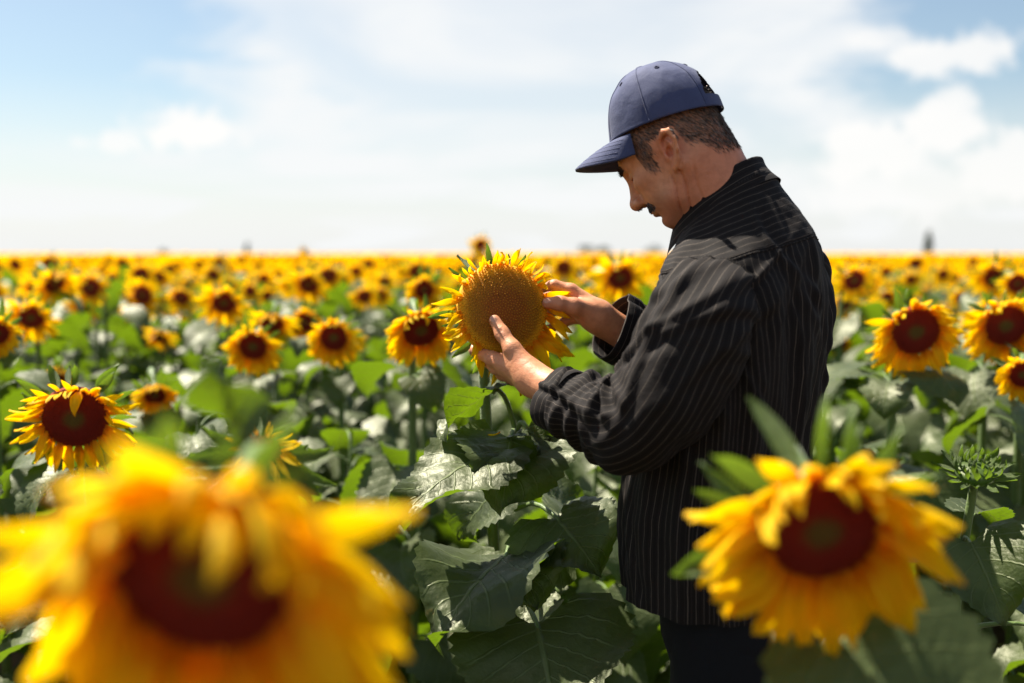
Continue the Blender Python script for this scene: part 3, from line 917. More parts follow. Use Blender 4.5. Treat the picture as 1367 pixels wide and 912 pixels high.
def surface_nets(f, lo, hi, h, B=8):
    lo = np.asarray(lo, float)
    nb = np.ceil((np.asarray(hi) - lo) / (h * B)).astype(int)
    N = nb * B + 1
    vol = np.full(N, 1.0, np.float32)
    bi = np.stack(np.meshgrid(*[np.arange(k) for k in nb], indexing='ij'), -1).reshape(-1, 3)
    cen = lo + (bi + .5) * B * h
    dc = f(cen)
    for b in bi[dc < -B * h]:
        vol[b[0] * B:b[0] * B + B + 1, b[1] * B:b[1] * B + B + 1, b[2] * B:b[2] * B + B + 1] = -1
    near = bi[np.abs(dc) < B * h * 1.25]
    lc = np.stack(np.meshgrid(*[np.arange(B + 1)] * 3, indexing='ij'), -1).reshape(-1, 3)
    for k in range(0, len(near), 400):
        blk = near[k:k + 400]
        idx = (blk[:, None] * B + lc[None]).reshape(-1, 3)
        vol[idx[:, 0], idx[:, 1], idx[:, 2]] = f(lo + idx * h)
    ins = vol < 0
    c = [ins[a:N[0] - 1 + a, b:N[1] - 1 + b, e:N[2] - 1 + e] for a in (0, 1) for b in (0, 1) for e in (0, 1)]
    any_ = np.logical_or.reduce(c); all_ = np.logical_and.reduce(c)
    act = np.argwhere(any_ & ~all_)
    cid = np.full(N - 1, -1, np.int32)
    cid[act[:, 0], act[:, 1], act[:, 2]] = np.arange(len(act))
    acc = np.zeros((len(act), 3)); cnt = np.zeros(len(act))
    co = [(a, b, e) for a in (0, 1) for b in (0, 1) for e in (0, 1)]
    for i in range(8):
        for j in range(i + 1, 8):
            if sum(abs(co[i][q] - co[j][q]) for q in range(3)) != 1: continue
            A = act + co[i]; C = act + co[j]
            va = vol[A[:, 0], A[:, 1], A[:, 2]]; vb = vol[C[:, 0], C[:, 1], C[:, 2]]
            s = (va < 0) != (vb < 0)
            t = np.where(s, va / np.where(s, va - vb, 1), 0)
            acc += np.where(s[:, None], np.array(co[i]) + t[:, None] * (np.array(co[j]) - np.array(co[i])), 0)
            cnt += s
    V = lo + (act + acc / cnt[:, None]) * h
    quads = []
    for ax in range(3):
        sl0 = [slice(1, N[k] - 1) for k in range(3)]; sl0[ax] = slice(0, N[ax] - 1)
        sl1 = list(sl0); sl1[ax] = slice(1, N[ax])
        a, b = ins[tuple(sl0)], ins[tuple(sl1)]
        off = np.ones(3, int); off[ax] = 0
        u, w = (ax + 1) % 3, (ax + 2) % 3
        for m, flip in ((a & ~b, False), (~a & b, True)):
            e = np.argwhere(m) + off
            du = np.zeros(3, int); du[u] = 1
            dw = np.zeros(3, int); dw[w] = 1
            q = [cid[tuple((e - x).T)] for x in (du + dw, dw, 0 * du, du)]
            q = np.stack(q, 1)
            quads.append(q[:, ::-1] if flip else q)
    Q = np.concatenate(quads)
    Q = Q[(Q >= 0).all(1)]
    return V, Q

def vnormals(V, Q):
    n = np.cross(V[Q[:, 2]] - V[Q[:, 0]], V[Q[:, 3]] - V[Q[:, 1]])
    N = np.zeros_like(V)
    for k in range(4): np.add.at(N, Q[:, k], n)
    return N / (np.linalg.norm(N, axis=1)[:, None] + 1e-12)

def sm01(x, a, b):
    t = np.clip((x - a) / (b - a), 0, 1); return t * t * (3 - 2 * t)

person = empty('person', (BC[0], BC[1], 0))
tag(person, 'farmer in navy cap and dark pinstriped shirt, head bowed over the sunflower he holds', 'person')
PO = vec(BC[0], BC[1], 0)
def plink(name, g, mats, parent=None, smooth=True):
    g.V = g.V - PO if parent is None else g.V - PO
    o = link(name, to_mesh(name, g, mats, smooth), person if parent is None else parent)
    return o

def hair_zone(p):
    """1 on the parts of the scalp that carry hair (head-local points)"""
    x, y, z = p[:, 0], np.abs(p[:, 1]), p[:, 2]
    line = np.where(x > -.012, .012 + .020 * sm01(x, .02, .05), np.where(x > -.05, .030 - .048 * sm01(-x, .02, .05), -.018 - .042 * sm01(-x, .05, .082)))
    z0 = np.where(x > .022, -.016 + 1.6 * np.maximum(x - .040, 0), line)
    m = sm01(z, z0 - .009, z0 + .014)
    side = np.where((x > .016) & (x < .046), 1, np.where(x <= .016, 1, sm01(z, .040, .055)))
    inear = (x > -.040) & (x < .012) & (z < .030)
    return m * side * (~inear) * (y > -1)

def build_body():
    lo = np.array([-.10, 1.33, .80]); hi = np.array([.66, 2.0, 1.74])
    V, Q = surface_nets(sd_body, lo, hi, .0021)
    Nn = vnormals(V, Q)
    p = (V - HC) @ HRM / HS
    tint = np.tile([.66, .300, .150], (len(V), 1))
    head = np.linalg.norm(p, axis=1) < .17
    def blend(w, c):
        nonlocal tint
        w = np.clip(w, 0, 1)[:, None]; tint = tint * (1 - w) + np.array(c) * w
    neck = head * sm01(-p[:, 2] - .3 * p[:, 0], .035, .07)
    blend(neck * .75, (.60, .215, .115))
    q = p.copy(); q[:, 1] = np.abs(q[:, 1])
    def near(c, r): return np.exp(-((np.linalg.norm(q - np.array(c), axis=1) / r) ** 2))
    blend(near((-.012, .082, -.004), .035) * .8, (.68, .230, .130))
    blend(near((.112, 0, -.028), .016) * .5, (.60, .200, .120))
    blend(near((.060, .045, -.02), .022) * .4, (.60, .210, .120))
    blend(near((.100, 0, -.064), .014) * .7, (.33, .105, .075))
    stub = head * sm01(p[:, 0], .02, .06) * sm01(-p[:, 2], .040, .062)
    blend(stub * .40, (.20, .12, .085))
    blend(near((.083, .036, .003), .008) * .7, (.20, .08, .05))  # eyelid crease: its shade painted into the tint, here and just outward
    blend(near((.078, .044, .002), .008) * .5, (.22, .09, .055))
    hz = hair_zone(p) * head * (p[:, 0] > -.2)
    blend(hz * .62, (.07, .045, .033))
    for H in (LEFT, RIGHT):
        th = H['thumb']; ax = unit(th[-1] - th[-2])
        c = th[-1] + H['nail_n'] * .0095
        e = V - c
        e2 = np.stack([e @ ax, e @ np.cross(ax, H['nail_n']), e @ H['nail_n']], 1)
        w = np.exp(-((e2 / np.array([.0085, .0066, .0035])) ** 2).sum(1) ** 2)
        blend(w * .9, (.60, .40, .32))
        hand = boxsel(V, *(BB_L if H is LEFT else BB_R))
        blend(hand * .35, (.56, .220, .110))
        for f in H['fing']:
            for j in f[:2]:
                blend(np.exp(-((np.linalg.norm(V - j, axis=1) / .012) ** 2)) * .3, (.36, .12, .065))
    g = Geo(V, Q)
    o = plink('body', g, M_SKIN)
    me = o.data
    at_ = me.color_attributes.new('tint', 'FLOAT_COLOR', 'POINT')
    at_.data.foreach_set('color', np.concatenate([tint, np.ones((len(V), 1))], 1).astype(np.float32).ravel())
    o['label'] = 'bowed head in profile, tanned neck and two hands cupping the flower'
    return V, Nn, p, hz
BV, BN, BP_, BHZ = build_body()

# --- hair strands
def strands(roots, dirs, lens, width, seed, bnd=.10, sag=.0, nseg=4):
    rs = np.random.default_rng(seed)
    n = len(roots)
    side = np.cross(dirs, rs.normal(size=(n, 3))); side /= np.linalg.norm(side, axis=1)[:, None]
    s = np.linspace(0, 1, nseg)
    bend = rs.normal(size=(n, 3)) * bnd
    C = roots[:, None] + lens[:, None, None] * (s[None, :, None] * dirs[:, None] + (s ** 2)[None, :, None] * (bend + np.array([0, 0, -sag]))[:, None])
    w = width * (1 - s * .85)[None, :, None] * .5
    V = np.stack([C - side[:, None] * w, C + side[:, None] * w], 2).reshape(n, -1, 3)
    k = nseg * 2
    q = np.array([[2 * i, 2 * i + 1, 2 * i + 3, 2 * i + 2] for i in range(nseg - 1)])
    Q = (q[None] + (np.arange(n) * k)[:, None, None]).reshape(-1, 4)
    shade = np.repeat(rs.uniform(0, 1, n) ** 2.5, k)
    UV = np.stack([np.tile(np.repeat(s, 2), n), shade], -1)
    return Geo(V.reshape(-1, 3), Q, None, UV)

def build_hair():
    rs = np.random.default_rng(4)
    p = BP_
    # the cap covers everything above its rim: keep hair below it, plus the tuft in the rear opening
    cp = (BV - CAP_O) @ CAP_R
    open_ = (np.abs(np.arctan2(cp[:, 1], -cp[:, 0])) < .42) & (cp[:, 2] < .075) & (cp[:, 2] > .012) & (cp[:, 0] < 0)
    ok = (BHZ > .04) & ((cp[:, 2] < .012) | open_) & (BN @ HL > -.75)
    _c = np.flatnonzero(ok); _w = BHZ[_c] ** .8
    idx = rs.choice(_c, 9000, p=_w / _w.sum())
    N = BN[idx]
    d = np.tile(HRM @ vec(-.45, 0, -.9), (len(idx), 1))
    front = p[idx, 0] > .012
    d[front] = HRM @ vec(-.25, 0, -.97)
    d = d - N * (d * N).sum(1)[:, None]; d /= np.linalg.norm(d, axis=1)[:, None]
    d = d + N * rs.uniform(.02, .10, (len(idx), 1)) + rs.normal(size=d.shape) * .11
    ln = rs.uniform(.005, .010, len(idx)); ln[front] *= .8
    g1 = strands(BV[idx], d, ln, .0010, 1, sag=.05)
    t = np.flatnonzero(open_ & (BHZ > .5))
    t = rs.choice(t, 500)
    d2 = BN[t] + HRM @ vec(-.5, 0, -.45) + rs.normal(size=(len(t), 3)) * .25
    d2 /= np.linalg.norm(d2, axis=1)[:, None]
    g2 = strands(BV[t], d2, rs.uniform(.008, .017, len(t)), .0011, 2, sag=.2)
    o = plink('hair', merge([g1, g2]), M_HAIR)
    o['label'] = 'short greying brown hair below the cap'
    # moustache and brows: strands rooted on the face surface
    q = p.copy(); q[:, 1] = np.abs(q[:, 1])
    lip = (q[:, 0] > .062) & (q[:, 2] < -.0375 - .25 * q[:, 1]) & (q[:, 2] > -.0550 - .20 * q[:, 1]) & (q[:, 1] < .040)
    i = rs.choice(np.flatnonzero(lip), 2600)
    d3 = np.stack([np.full(len(i), .12), np.sign(p[i, 1]) * .35, np.full(len(i), -.85)], 1) @ HRM.T + rs.normal(size=(len(i), 3)) * .12
    d3 = d3 - BN[i] * (d3 * BN[i]).sum(1)[:, None] + BN[i] * rs.uniform(.06, .22, (len(i), 1))
    o = plink('moustache', strands(BV[i], d3, rs.uniform(.0045, .0080, len(i)), .0012, 3, sag=.05), M_STACHE)
    br = (q[:, 0] > .066) & (np.abs(q[:, 2] - .034 + .10 * (q[:, 1] - .03) * (q[:, 1] > .03)) < .0055) & (q[:, 1] > .010) & (q[:, 1] < .050)
    i = rs.choice(np.flatnonzero(br), 900)
    d4 = np.stack([np.full(len(i), .35), np.sign(p[i, 1]) * .8, np.full(len(i), .0)], 1) @ HRM.T + rs.normal(size=(len(i), 3)) * .2
    plink('eyebrows', strands(BV[i], d4, rs.uniform(.004, .007, len(i)), .0009, 4, sag=.2), M_STACHE)

# --- cap
CP = rad(17)
CF = math.cos(CP) * HF0 - math.sin(CP) * vec(0, 0, 1)
CU = math.cos(CP) * vec(0, 0, 1) + math.sin(CP) * HF0
CAP_R = np.stack([CF, HL, CU], 1)
CAP_O = hw((-.016, 0, .052))
CA, CB, CH = .0975, .0815, .106
def cap_pt(phi, v, out=0.0):
    """crown surface: phi 0 = front, v 0 rim .. 1 button"""
    z = CH * np.sin(v * PI / 2) ** 1.02
    prof = np.cos(v * PI / 2) ** .74
    front = np.clip(np.cos(phi), 0, 1)
    a = CA * prof * (1 - .20 * front * v * (1 - .3 * v)) + out
    b = CB * prof * (1 + .03 * np.sin(v * PI)) + out
    k = np.round((phi - PI / 6) / (PI / 3)) * (PI / 3) + PI / 6
    seam = np.exp(-((phi - k) / .035) ** 2) * (v < .97)
    f = 1 - .016 * seam * prof
    x = a * np.cos(phi) * f + .016 * v ** 1.4
    y = b * np.sin(phi) * f
    P = np.stack([x, y, z + 0 * phi], -1)
    dent = wob(P.reshape(-1, 3), 21, 8, 3).reshape(x.shape) * .0042 * np.sin(v * PI) ** .6 + wob(P.reshape(-1, 3), 85, 8, 14).reshape(x.shape) * .0005 * np.sin(v * PI)
    r = np.linalg.norm(P[..., :2], axis=-1) + 1e-6
    P[..., 0] += dent * x / r; P[..., 1] += dent * y / r; P[..., 2] += dent * v
    # the stiff front panels crease down from the button
    P[..., 2] -= .006 * np.exp(-((v - .62) / .16) ** 2) * np.exp(-((np.abs(phi) - .75) / .28) ** 2)
    return P
def build_cap():
    nphi, nv = 168, 46
    phi = np.linspace(-PI, PI, nphi, endpoint=False); v = np.linspace(0, 1, nv)
    V_, PH = np.meshgrid(v, phi, indexing='ij')
    # pull grid lines onto the arch of the rear opening
    P = cap_pt(PH, V_)
    back = np.minimum(np.abs(PH - PI), np.abs(PH + PI))
    arch = .020 + .050 * np.sqrt(np.clip(1 - (back / .46) ** 2, 0, 1))
    hole = (P[..., 2] > .020) & (P[..., 2] < arch) & (back < .46)
    Q = grid_quads(nv, nphi, True)
    hv = hole.reshape(-1)
    Q = Q[hv[Q].sum(1) < 3]
    inner = P.copy(); cen = np.array([0, 0, .02]); inner = cen + (P - cen) * .982
    V = np.concatenate([P.reshape(-1, 3), inner.reshape(-1, 3)])
    n = nphi * nv
    Q = np.concatenate([Q, Q[:, ::-1] + n, np.array([[j, (j + 1) % nphi, n + (j + 1) % nphi, n + j] for j in range(nphi)])])
    W = lambda p: np.asarray(p) @ CAP_R.T + CAP_O
    cap = plink('cap', Geo(W(V), Q), M_CAP)
    cap['label'] = 'navy blue baseball cap with rear strap opening'
    # brim
    nu, nw = 41, 12
    u = np.linspace(-1, 1, nu); w = np.linspace(0, 1, nw)
    Wv, U = np.meshgrid(w, u, indexing='ij')
    ph = U * rad(66)
    ix = CA * np.cos(ph) * 1.0 - .002; iy = CB * np.sin(ph)
    ln = .074 * np.cos(U * PI / 2) ** .42
    x = ix + Wv * ln; y = iy * (1 + .02 * Wv)
    z = .004 - Wv * ln * math.tan(rad(5)) - .028 * U ** 2 * (.30 + .70 * Wv) + .10 * U ** 2 * .0 - .012 * Wv ** 2
    T = np.stack([x, y, z], -1).reshape(-1, 3)
    Bm = T - np.array([0, 0, .0034])
    q = grid_quads(nw, nu)
    k = nu * nw
    rim = [j for j in range(nu)]
    edge = [i * nu for i in range(nw)] + [(nw - 1) * nu + j for j in range(1, nu)] + [i * nu + nu - 1 for i in range(nw - 2, -1, -1)]
    sk = np.array([[edge[i], edge[i + 1], edge[i + 1] + k, edge[i] + k] for i in range(len(edge) - 1)])
    plink('brim', Geo(W(np.concatenate([T, Bm])), np.concatenate([q[:, ::-1], q + k, sk])), M_CAP, cap)
    # stitching rows on the brim
    st = []
    for wv in (.25, .42, .59, .76, .92):
        i = np.linspace(-.93, .93, 60)
        ph = i * rad(66); l2 = .074 * np.cos(i * PI / 2) ** .42
        X = CA * np.cos(ph) - .002 + wv * l2; Y = CB * np.sin(ph) * (1 + .02 * wv)
        Z = .004 - wv * l2 * math.tan(rad(5)) - .028 * i ** 2 * (.30 + .70 * wv) - .012 * wv ** 2
        st.append(tube(W(np.stack([X, Y, Z - .0001], -1)), .0004, 4))
    plink('stitching', merge(st), M_CAP_DARK, cap)['kind'] = 'stuff'
    # button on top
    a = np.linspace(0, 2 * PI, 14, endpoint=False)
    rows = [(.0085, -.001), (.0085, .0025), (.006, .0045), (.002, .0052)]
    tp = cap_pt(np.array([0.0]), np.array([1.0]))[0]
    bv = [(tp[0] + r * math.cos(t), tp[1] + r * math.sin(t), tp[2] + z) for r, z in rows for t in a]
    plink('button', Geo(W(np.array(bv)), np.concatenate([grid_quads(4, 14, True)])), M_CAP, cap)
    # stitched eyelets, one in each panel
    for k in range(6):
        ph = k * PI / 3
        for vv in (.60,):
            c = cap_pt(np.array([ph]), np.array([vv]), .0006)[0]
            e1 = unit(cap_pt(np.array([ph + .02]), np.array([vv]), .0006)[0] - c)
            e2 = unit(cap_pt(np.array([ph]), np.array([vv + .02]), .0006)[0] - c)
            t = np.linspace(0, 2 * PI, 13)
            plink('eyelet', tube(W(c + .0030 * (np.cos(t)[:, None] * e1 + np.sin(t)[:, None] * e2)), .0011, 5), M_CAP_DARK, cap)
    # seam tapes
    for k in range(6):
        ph = PI / 6 + k * PI / 3
        vv = np.linspace(.02, .97, 30)
        if abs(abs(((ph + PI) % (2 * PI)) - PI) - PI) < .5: continue
        c = cap_pt(np.full(30, ph), vv, .0005)
        plink('seam', tube(W(c), .0010, 5), M_CAP, cap)
build_cap()
build_hair()

# --- shirt
def wrinkle(P, k=1.0):
    return k * (.0035 * wob(P * np.array([1, 1, .45]), 26, 10, 2) + .0018 * wob(P, 70, 10, 12))

def creases(U, V, n, seed, ulen, vlen, ang, spread, amp, w=(.0045, .012), ln=(.05, .17)):
    """random soft cloth folds in metric cloth coordinates U (round), V (along)"""
    rs = np.random.default_rng(seed)
    d = np.zeros_like(U)
    for k in range(n):
        u0, v0 = rs.uniform(0, ulen), rs.uniform(0, vlen)
        a = ang + rs.normal() * spread
        du = (U - u0 + ulen / 2) % ulen - ulen / 2; dv = V - v0
        L = rs.uniform(*ln); ww = rs.uniform(*w)
        t = du * math.cos(a) + dv * math.sin(a)
        s_ = -du * math.sin(a) + dv * math.cos(a) + .15 * t * t / L * rs.normal()
        prof = np.exp(-(s_ / ww) ** 2) - .55 * np.exp(-((s_ - 1.7 * ww) / (1.2 * ww)) ** 2)
        d += amp * rs.uniform(.4, 1.2) * prof * np.exp(-(t / L) ** 4)
    return d

NB = BC + BD * .050 + vec(0, 0, 1.468)                      # middle of the collar base
def torso_ring(z, o, A, Bf, Bb, drop, tilt, sh, phi, pw=.86):
    c, s = np.cos(phi), np.sin(phi)
    cc = np.sign(c) * np.abs(c) ** pw; ss = np.sign(s) * np.abs(s) ** pw
    lat = A * cc; fw = np.where(s > 0, Bf, Bb) * ss + sh * np.abs(cc) ** 2
    return (BC + BD * o)[None] + lat[:, None] * BL + fw[:, None] * BD + np.outer(z - drop * np.abs(cc) ** 1.6 - tilt * ss, vec(0, 0, 1))
NPHI = 220
PHI = np.linspace(0, 2 * PI, NPHI, endpoint=False)          # 0 left, pi/2 front, pi right, 3pi/2 back
RINGS = [  # z, o, A, Bf, Bb, drop, tilt, forward set of the shoulders
    (.845, .012, .204, .182, .104, 0, .0, 0),
    (.98, .014, .198, .186, .099, 0, 0, 0),
    (1.10, .006, .194, .172, .102, 0, 0, 0),
    (1.20, .000, .196, .150, .107, 0, 0, .005),
    (1.29, -.004, .202, .128, .111, 0, 0, .02),
    (1.345, -.004, .203, .108, .108, .012, .01, .035),
    (1.398, .002, .192, .088, .104, .034, .016, .05),
    (1.434, .014, .150, .080, .092, .034, .026, .045),
    (1.462, .040, .096, .070, .084, .014, .045, .015),
    (1.476, .050, .076, .064, .076, .0, .054, 0),
]
def torso_surface(nv):
    key = np.stack([torso_ring(*r, PHI) for r in RINGS])     # ring, phi, xyz
    return spline(key.reshape(len(RINGS), -1), nv).reshape(nv, NPHI, 3)
NV = 130
TS = torso_surface(NV)
def loft_normals(S):
    du = np.roll(S, -1, 1) - np.roll(S, 1, 1)
    dv = np.gradient(S, axis=0)
    n = np.cross(du, dv); n /= np.linalg.norm(n, axis=-1)[..., None] + 1e-12
    return n
def build_shirt():
    S = TS.copy()
    n = loft_normals(S)
    mid = S.mean(1, keepdims=True)
    if ((S - mid) * n)[NV // 3].sum() < 0: n = -n
    v = np.linspace(0, 1, NV)[:, None]; ph = PHI[None]
    low = 1 - sm01(v, .35, .85)
    disp = wrinkle(S.reshape(-1, 3)).reshape(NV, NPHI)
    # hanging folds below the shoulder blades and loose drape at the hem
    fold = np.sin(ph * 9 + 1.6 * np.sin(v * 4.2 + ph) + .6) + .6 * np.sin(ph * 17 - 2.2 * v * 3 + 1.0)
    disp = disp + .0052 * fold * (low * .8 + .2) * (1 - sm01(v, .72, .95))
    disp = disp + .006 * np.sin(ph * 5 + 4 * v) * (1 - sm01(v, 0, .4))
    disp = disp + creases((ph + 0 * v) / (2 * PI) * 1.17, v * .66 + 0 * ph, 60, 21, 1.17, .50, PI / 2, .35, .0055)
    # box pleat of the back: two vertical ridges
    for c0 in (4.58, 4.84):
        disp = disp + .006 * np.exp(-((ph - c0 - .05 * np.sin(v * 6)) / .045) ** 2) * sm01(v, .18, .55) * (1 - sm01(v, .66, .73))
    # pull lines from the near armpit
    disp = disp + .004 * np.sin(34 * v + 5 * ph) * np.exp(-((ph % (2 * PI) - 5.7) / .35) ** 2) * np.exp(-((v - .5) / .16) ** 2)
    S = S + n * disp[..., None]
    circ = 1.17
    U = (PHI / (2 * PI) * circ)[None] + .0 * v
    VV = np.linspace(0, .70, NV)[:, None] + 0 * PHI[None]
    # the closed ring needs a duplicate column for the cloth coordinate
    S2 = np.concatenate([S, S[:, :1]], 1)
    U2 = np.concatenate([U, np.full((NV, 1), circ)], 1); V2 = np.concatenate([VV, VV[:, :1]], 1)
    UV = np.stack([U2, V2], -1).reshape(-1, 2)
    g = Geo(S2.reshape(-1, 3), grid_quads(NV, NPHI + 1)[:, ::-1], None, UV)
    shirt = plink('shirt', g, M_SHIRT)
    shirt['label'] = 'loose dark shirt with fine pale pinstripes'
    # yoke: separate panel over the shoulders, stripes across the back
    i0, i1 = int(NV * .69), int(NV * .985)
    sub = S[i0:i1] + n[i0:i1] * .0022
    sub[0] -= n[i0] * .0030
    arc = np.concatenate([[0], np.cumsum(np.linalg.norm(np.diff(sub[:, int(NPHI * .82)], axis=0), axis=1))])
    cols = np.arange(NPHI) if False else np.concatenate([np.arange(int(NPHI * .47), NPHI), np.arange(0, int(NPHI * .06))])
    sub = sub[:, cols]
    UVy = np.stack([np.repeat(arc[:, None] + .0, len(cols), 1), np.repeat((cols / NPHI)[None], len(arc), 0)], -1).reshape(-1, 2)
    plink('yoke', Geo(sub.reshape(-1, 3), grid_quads(len(arc), len(cols))[:, ::-1], None, UVy), M_SHIRT, shirt)
    plink('yoke_seam', tube(sub[0] + n[i0][cols] * .0012, .0016, 5), M_SHIRT, shirt)
    # collar: stand and folded leaf
    axis = unit(hw((-.03, 0, -.02)) - NB)
    k = 90
    a = np.linspace(rad(104), rad(436), k)
    base = spline(np.concatenate([torso_ring(*RINGS[-1], np.linspace(0, 2 * PI, 60, endpoint=False))]), 240) if False else None
    def cring(A, B, up, o, tilt):
        c, s = np.cos(a), np.sin(a)
        return NB + BD * o + np.outer(A * c, BL) + np.outer(B * s, BD) + np.outer(up * (1 - .25 * np.clip(s, 0, 1)) - tilt * s, vec(0, 0, 1))
    prof = [cring(.072, .064, -.010, .0, .055), cring(.0705, .064, .022, .006, .052), cring(.0715, .066, .034, .008, .050), cring(.0745, .070, .036, .008, .050),
            cring(.0775, .074, .022, .006, .052), cring(.0825, .081, .004, .002, .058), cring(.087, .089, -.012, -.003, .064), cring(.086, .088, -.0125, -.003, .064)]
    C = np.stack(prof)
    C = C + (wob(C.reshape(-1, 3), 40, 8, 5).reshape(len(prof), k) * .0018)[..., None] * vec(1, -.5, .3)
    C = spline(C.reshape(len(prof), -1), 30).reshape(30, k, 3)
    arc = np.concatenate([[0], np.cumsum(np.linalg.norm(np.diff(C[:, k // 2], axis=0), axis=1))])
    UVc = np.stack([np.repeat(arc[:, None], k, 1), np.repeat(np.linspace(0, .4, k)[None], 30, 0)], -1).reshape(-1, 2)
    plink('collar', Geo(C.reshape(-1, 3), grid_quads(30, k), None, UVc), M_SHIRT, shirt)
    # sleeves
    def sleeve(pts, radii, squash, cuff_len, seed, fold_at, fold_dir, hang=0.0):
        n_ = 130; m = 84
        path = spline(pts, n_); rr = spline(np.array(radii)[:, None], n_)[:, 0]
        T, N, B = frames(path)
        # steady frame: N horizontal-ish, B up
        Zv = vec(0, 0, 1)
        a_ = np.linspace(0, 2 * PI, m + 1)
        s_ = np.linspace(0, 1, n_)
        L = np.concatenate([[0], np.cumsum(np.linalg.norm(np.diff(path, axis=0), axis=1))])
        off = np.cos(a_)[None, :, None] * N[:, None] + np.sin(a_)[None, :, None] * B[:, None]
        rad_ = rr[:, None] * np.ones((1, m + 1))
        Pp = path[:, None] + off * rad_[..., None]
        w = np.exp(-((s_ - fold_at) / .10) ** 2)[:, None]
        inn = np.clip((off @ fold_dir), 0, 1)
        d = .010 * w * inn * np.sin(L[:, None] * 190 + 2.2 * np.sin(a_ * 2 + seed)[None]) 
        d += .005 * np.exp(-((s_ - fold_at - .17) / .16) ** 2)[:, None] * np.sin(L[:, None] * 150 + 3.0 * np.cos(a_ + seed)[None] + 1)
        d += .004 * np.sin(a_[None] * 3 + L[:, None] * 26 + seed) * sm01(s_, .05, .3)[:, None]
        wa = np.stack([np.cos(a_)[None] * .05 + 0 * L[:, None], np.sin(a_)[None] * .05 + 0 * L[:, None], L[:, None] + 0 * a_[None]], -1)
        d += .0045 * wob(wa.reshape(-1, 3) + seed, 34, 10, 6).reshape(d.shape) + .0018 * wob(wa.reshape(-1, 3) + seed, 90, 10, 16).reshape(d.shape)
        Uc = (a_ / (2 * PI) * .46)[None] + 0 * L[:, None]; Vc = L[:, None] + 0 * a_[None]
        d += creases(Uc, Vc, 34, int(seed * 10), .46, L[-1], PI / 2 - .5, .5, .0065) * sm01(s_, .02, .2)[:, None]
        # cloth hangs a little below the arm
        Pp = Pp + off * d[..., None]
        Pp[..., 2] -= hang * (np.clip(-(off[..., 2]), 0, 1)) * sm01(s_, .45, .75)[:, None]
        UVs = np.stack([np.repeat((a_ / (2 * PI) * .46)[None], n_, 0), np.repeat(L[:, None], m + 1, 1)], -1).reshape(-1, 2)
        sl = plink('sleeve', Geo(Pp.reshape(-1, 3), grid_quads(n_, m + 1), None, UVs), M_SHIRT, shirt)
        # cuff: a firmer double band, stripes running round the wrist
        e = Pp[-6:].mean(0); c = e.mean(0); ax = T[-1]
        ringv = e - c
        prof = [(1.02, -.004), (1.05, .003), (1.05, cuff_len * .5), (1.04, cuff_len - .002), (1.01, cuff_len), (.985, cuff_len - .002), (.97, cuff_len * .5), (.95, 0)]
        C = np.stack([c + ringv * q + ax * z for q, z in prof])
        UVc = np.stack([np.repeat(np.array([z for q, z in prof])[:, None] + .002, m + 1, 1), np.repeat(a_[None] * .05, len(prof), 0)], -1).reshape(-1, 2)
        plink('cuff', Geo(C.reshape(-1, 3), grid_quads(len(prof), m + 1), None, UVc), M_SHIRT, shirt)
        bc = C[2, int((m + 1) * .72)]
        return Pp
    pts = [at(985, 400, 1.56), at(958, 400, 1.51), at(942, 414, 1.472), at(914, 474, 1.455), at(884, 530, 1.455), at(846, 568, 1.478), at(798, 556, 1.545), at(752, 538, 1.605)]
    P1 = sleeve(pts, [.056, .066, .073, .080, .079, .071, .060, .052], 1, .030, 1.0, .72, unit(vec(-.5, .1, .85)))
    pts = [vec(.44, 1.74, 1.385), vec(.485, 1.79, 1.36), vec(.475, 1.85, 1.26), vec(.40, 1.90, 1.17), at(905, 488, 1.850), at(862, 460, 1.828), at(829, 441, 1.812)]
    sleeve(pts, [.07, .08, .076, .068, .062, .058, .055], 1, .030, 4.0, .58, unit(vec(-.4, .1, .85)), hang=.012)
    # armhole seam ridge round the near sleeve head
    k0 = 26
    plink('armhole_seam', tube(P1[k0] , .0022, 5, cap=False), M_SHIRT, shirt)
    for i, z in enumerate((.0,)): pass
build_shirt()

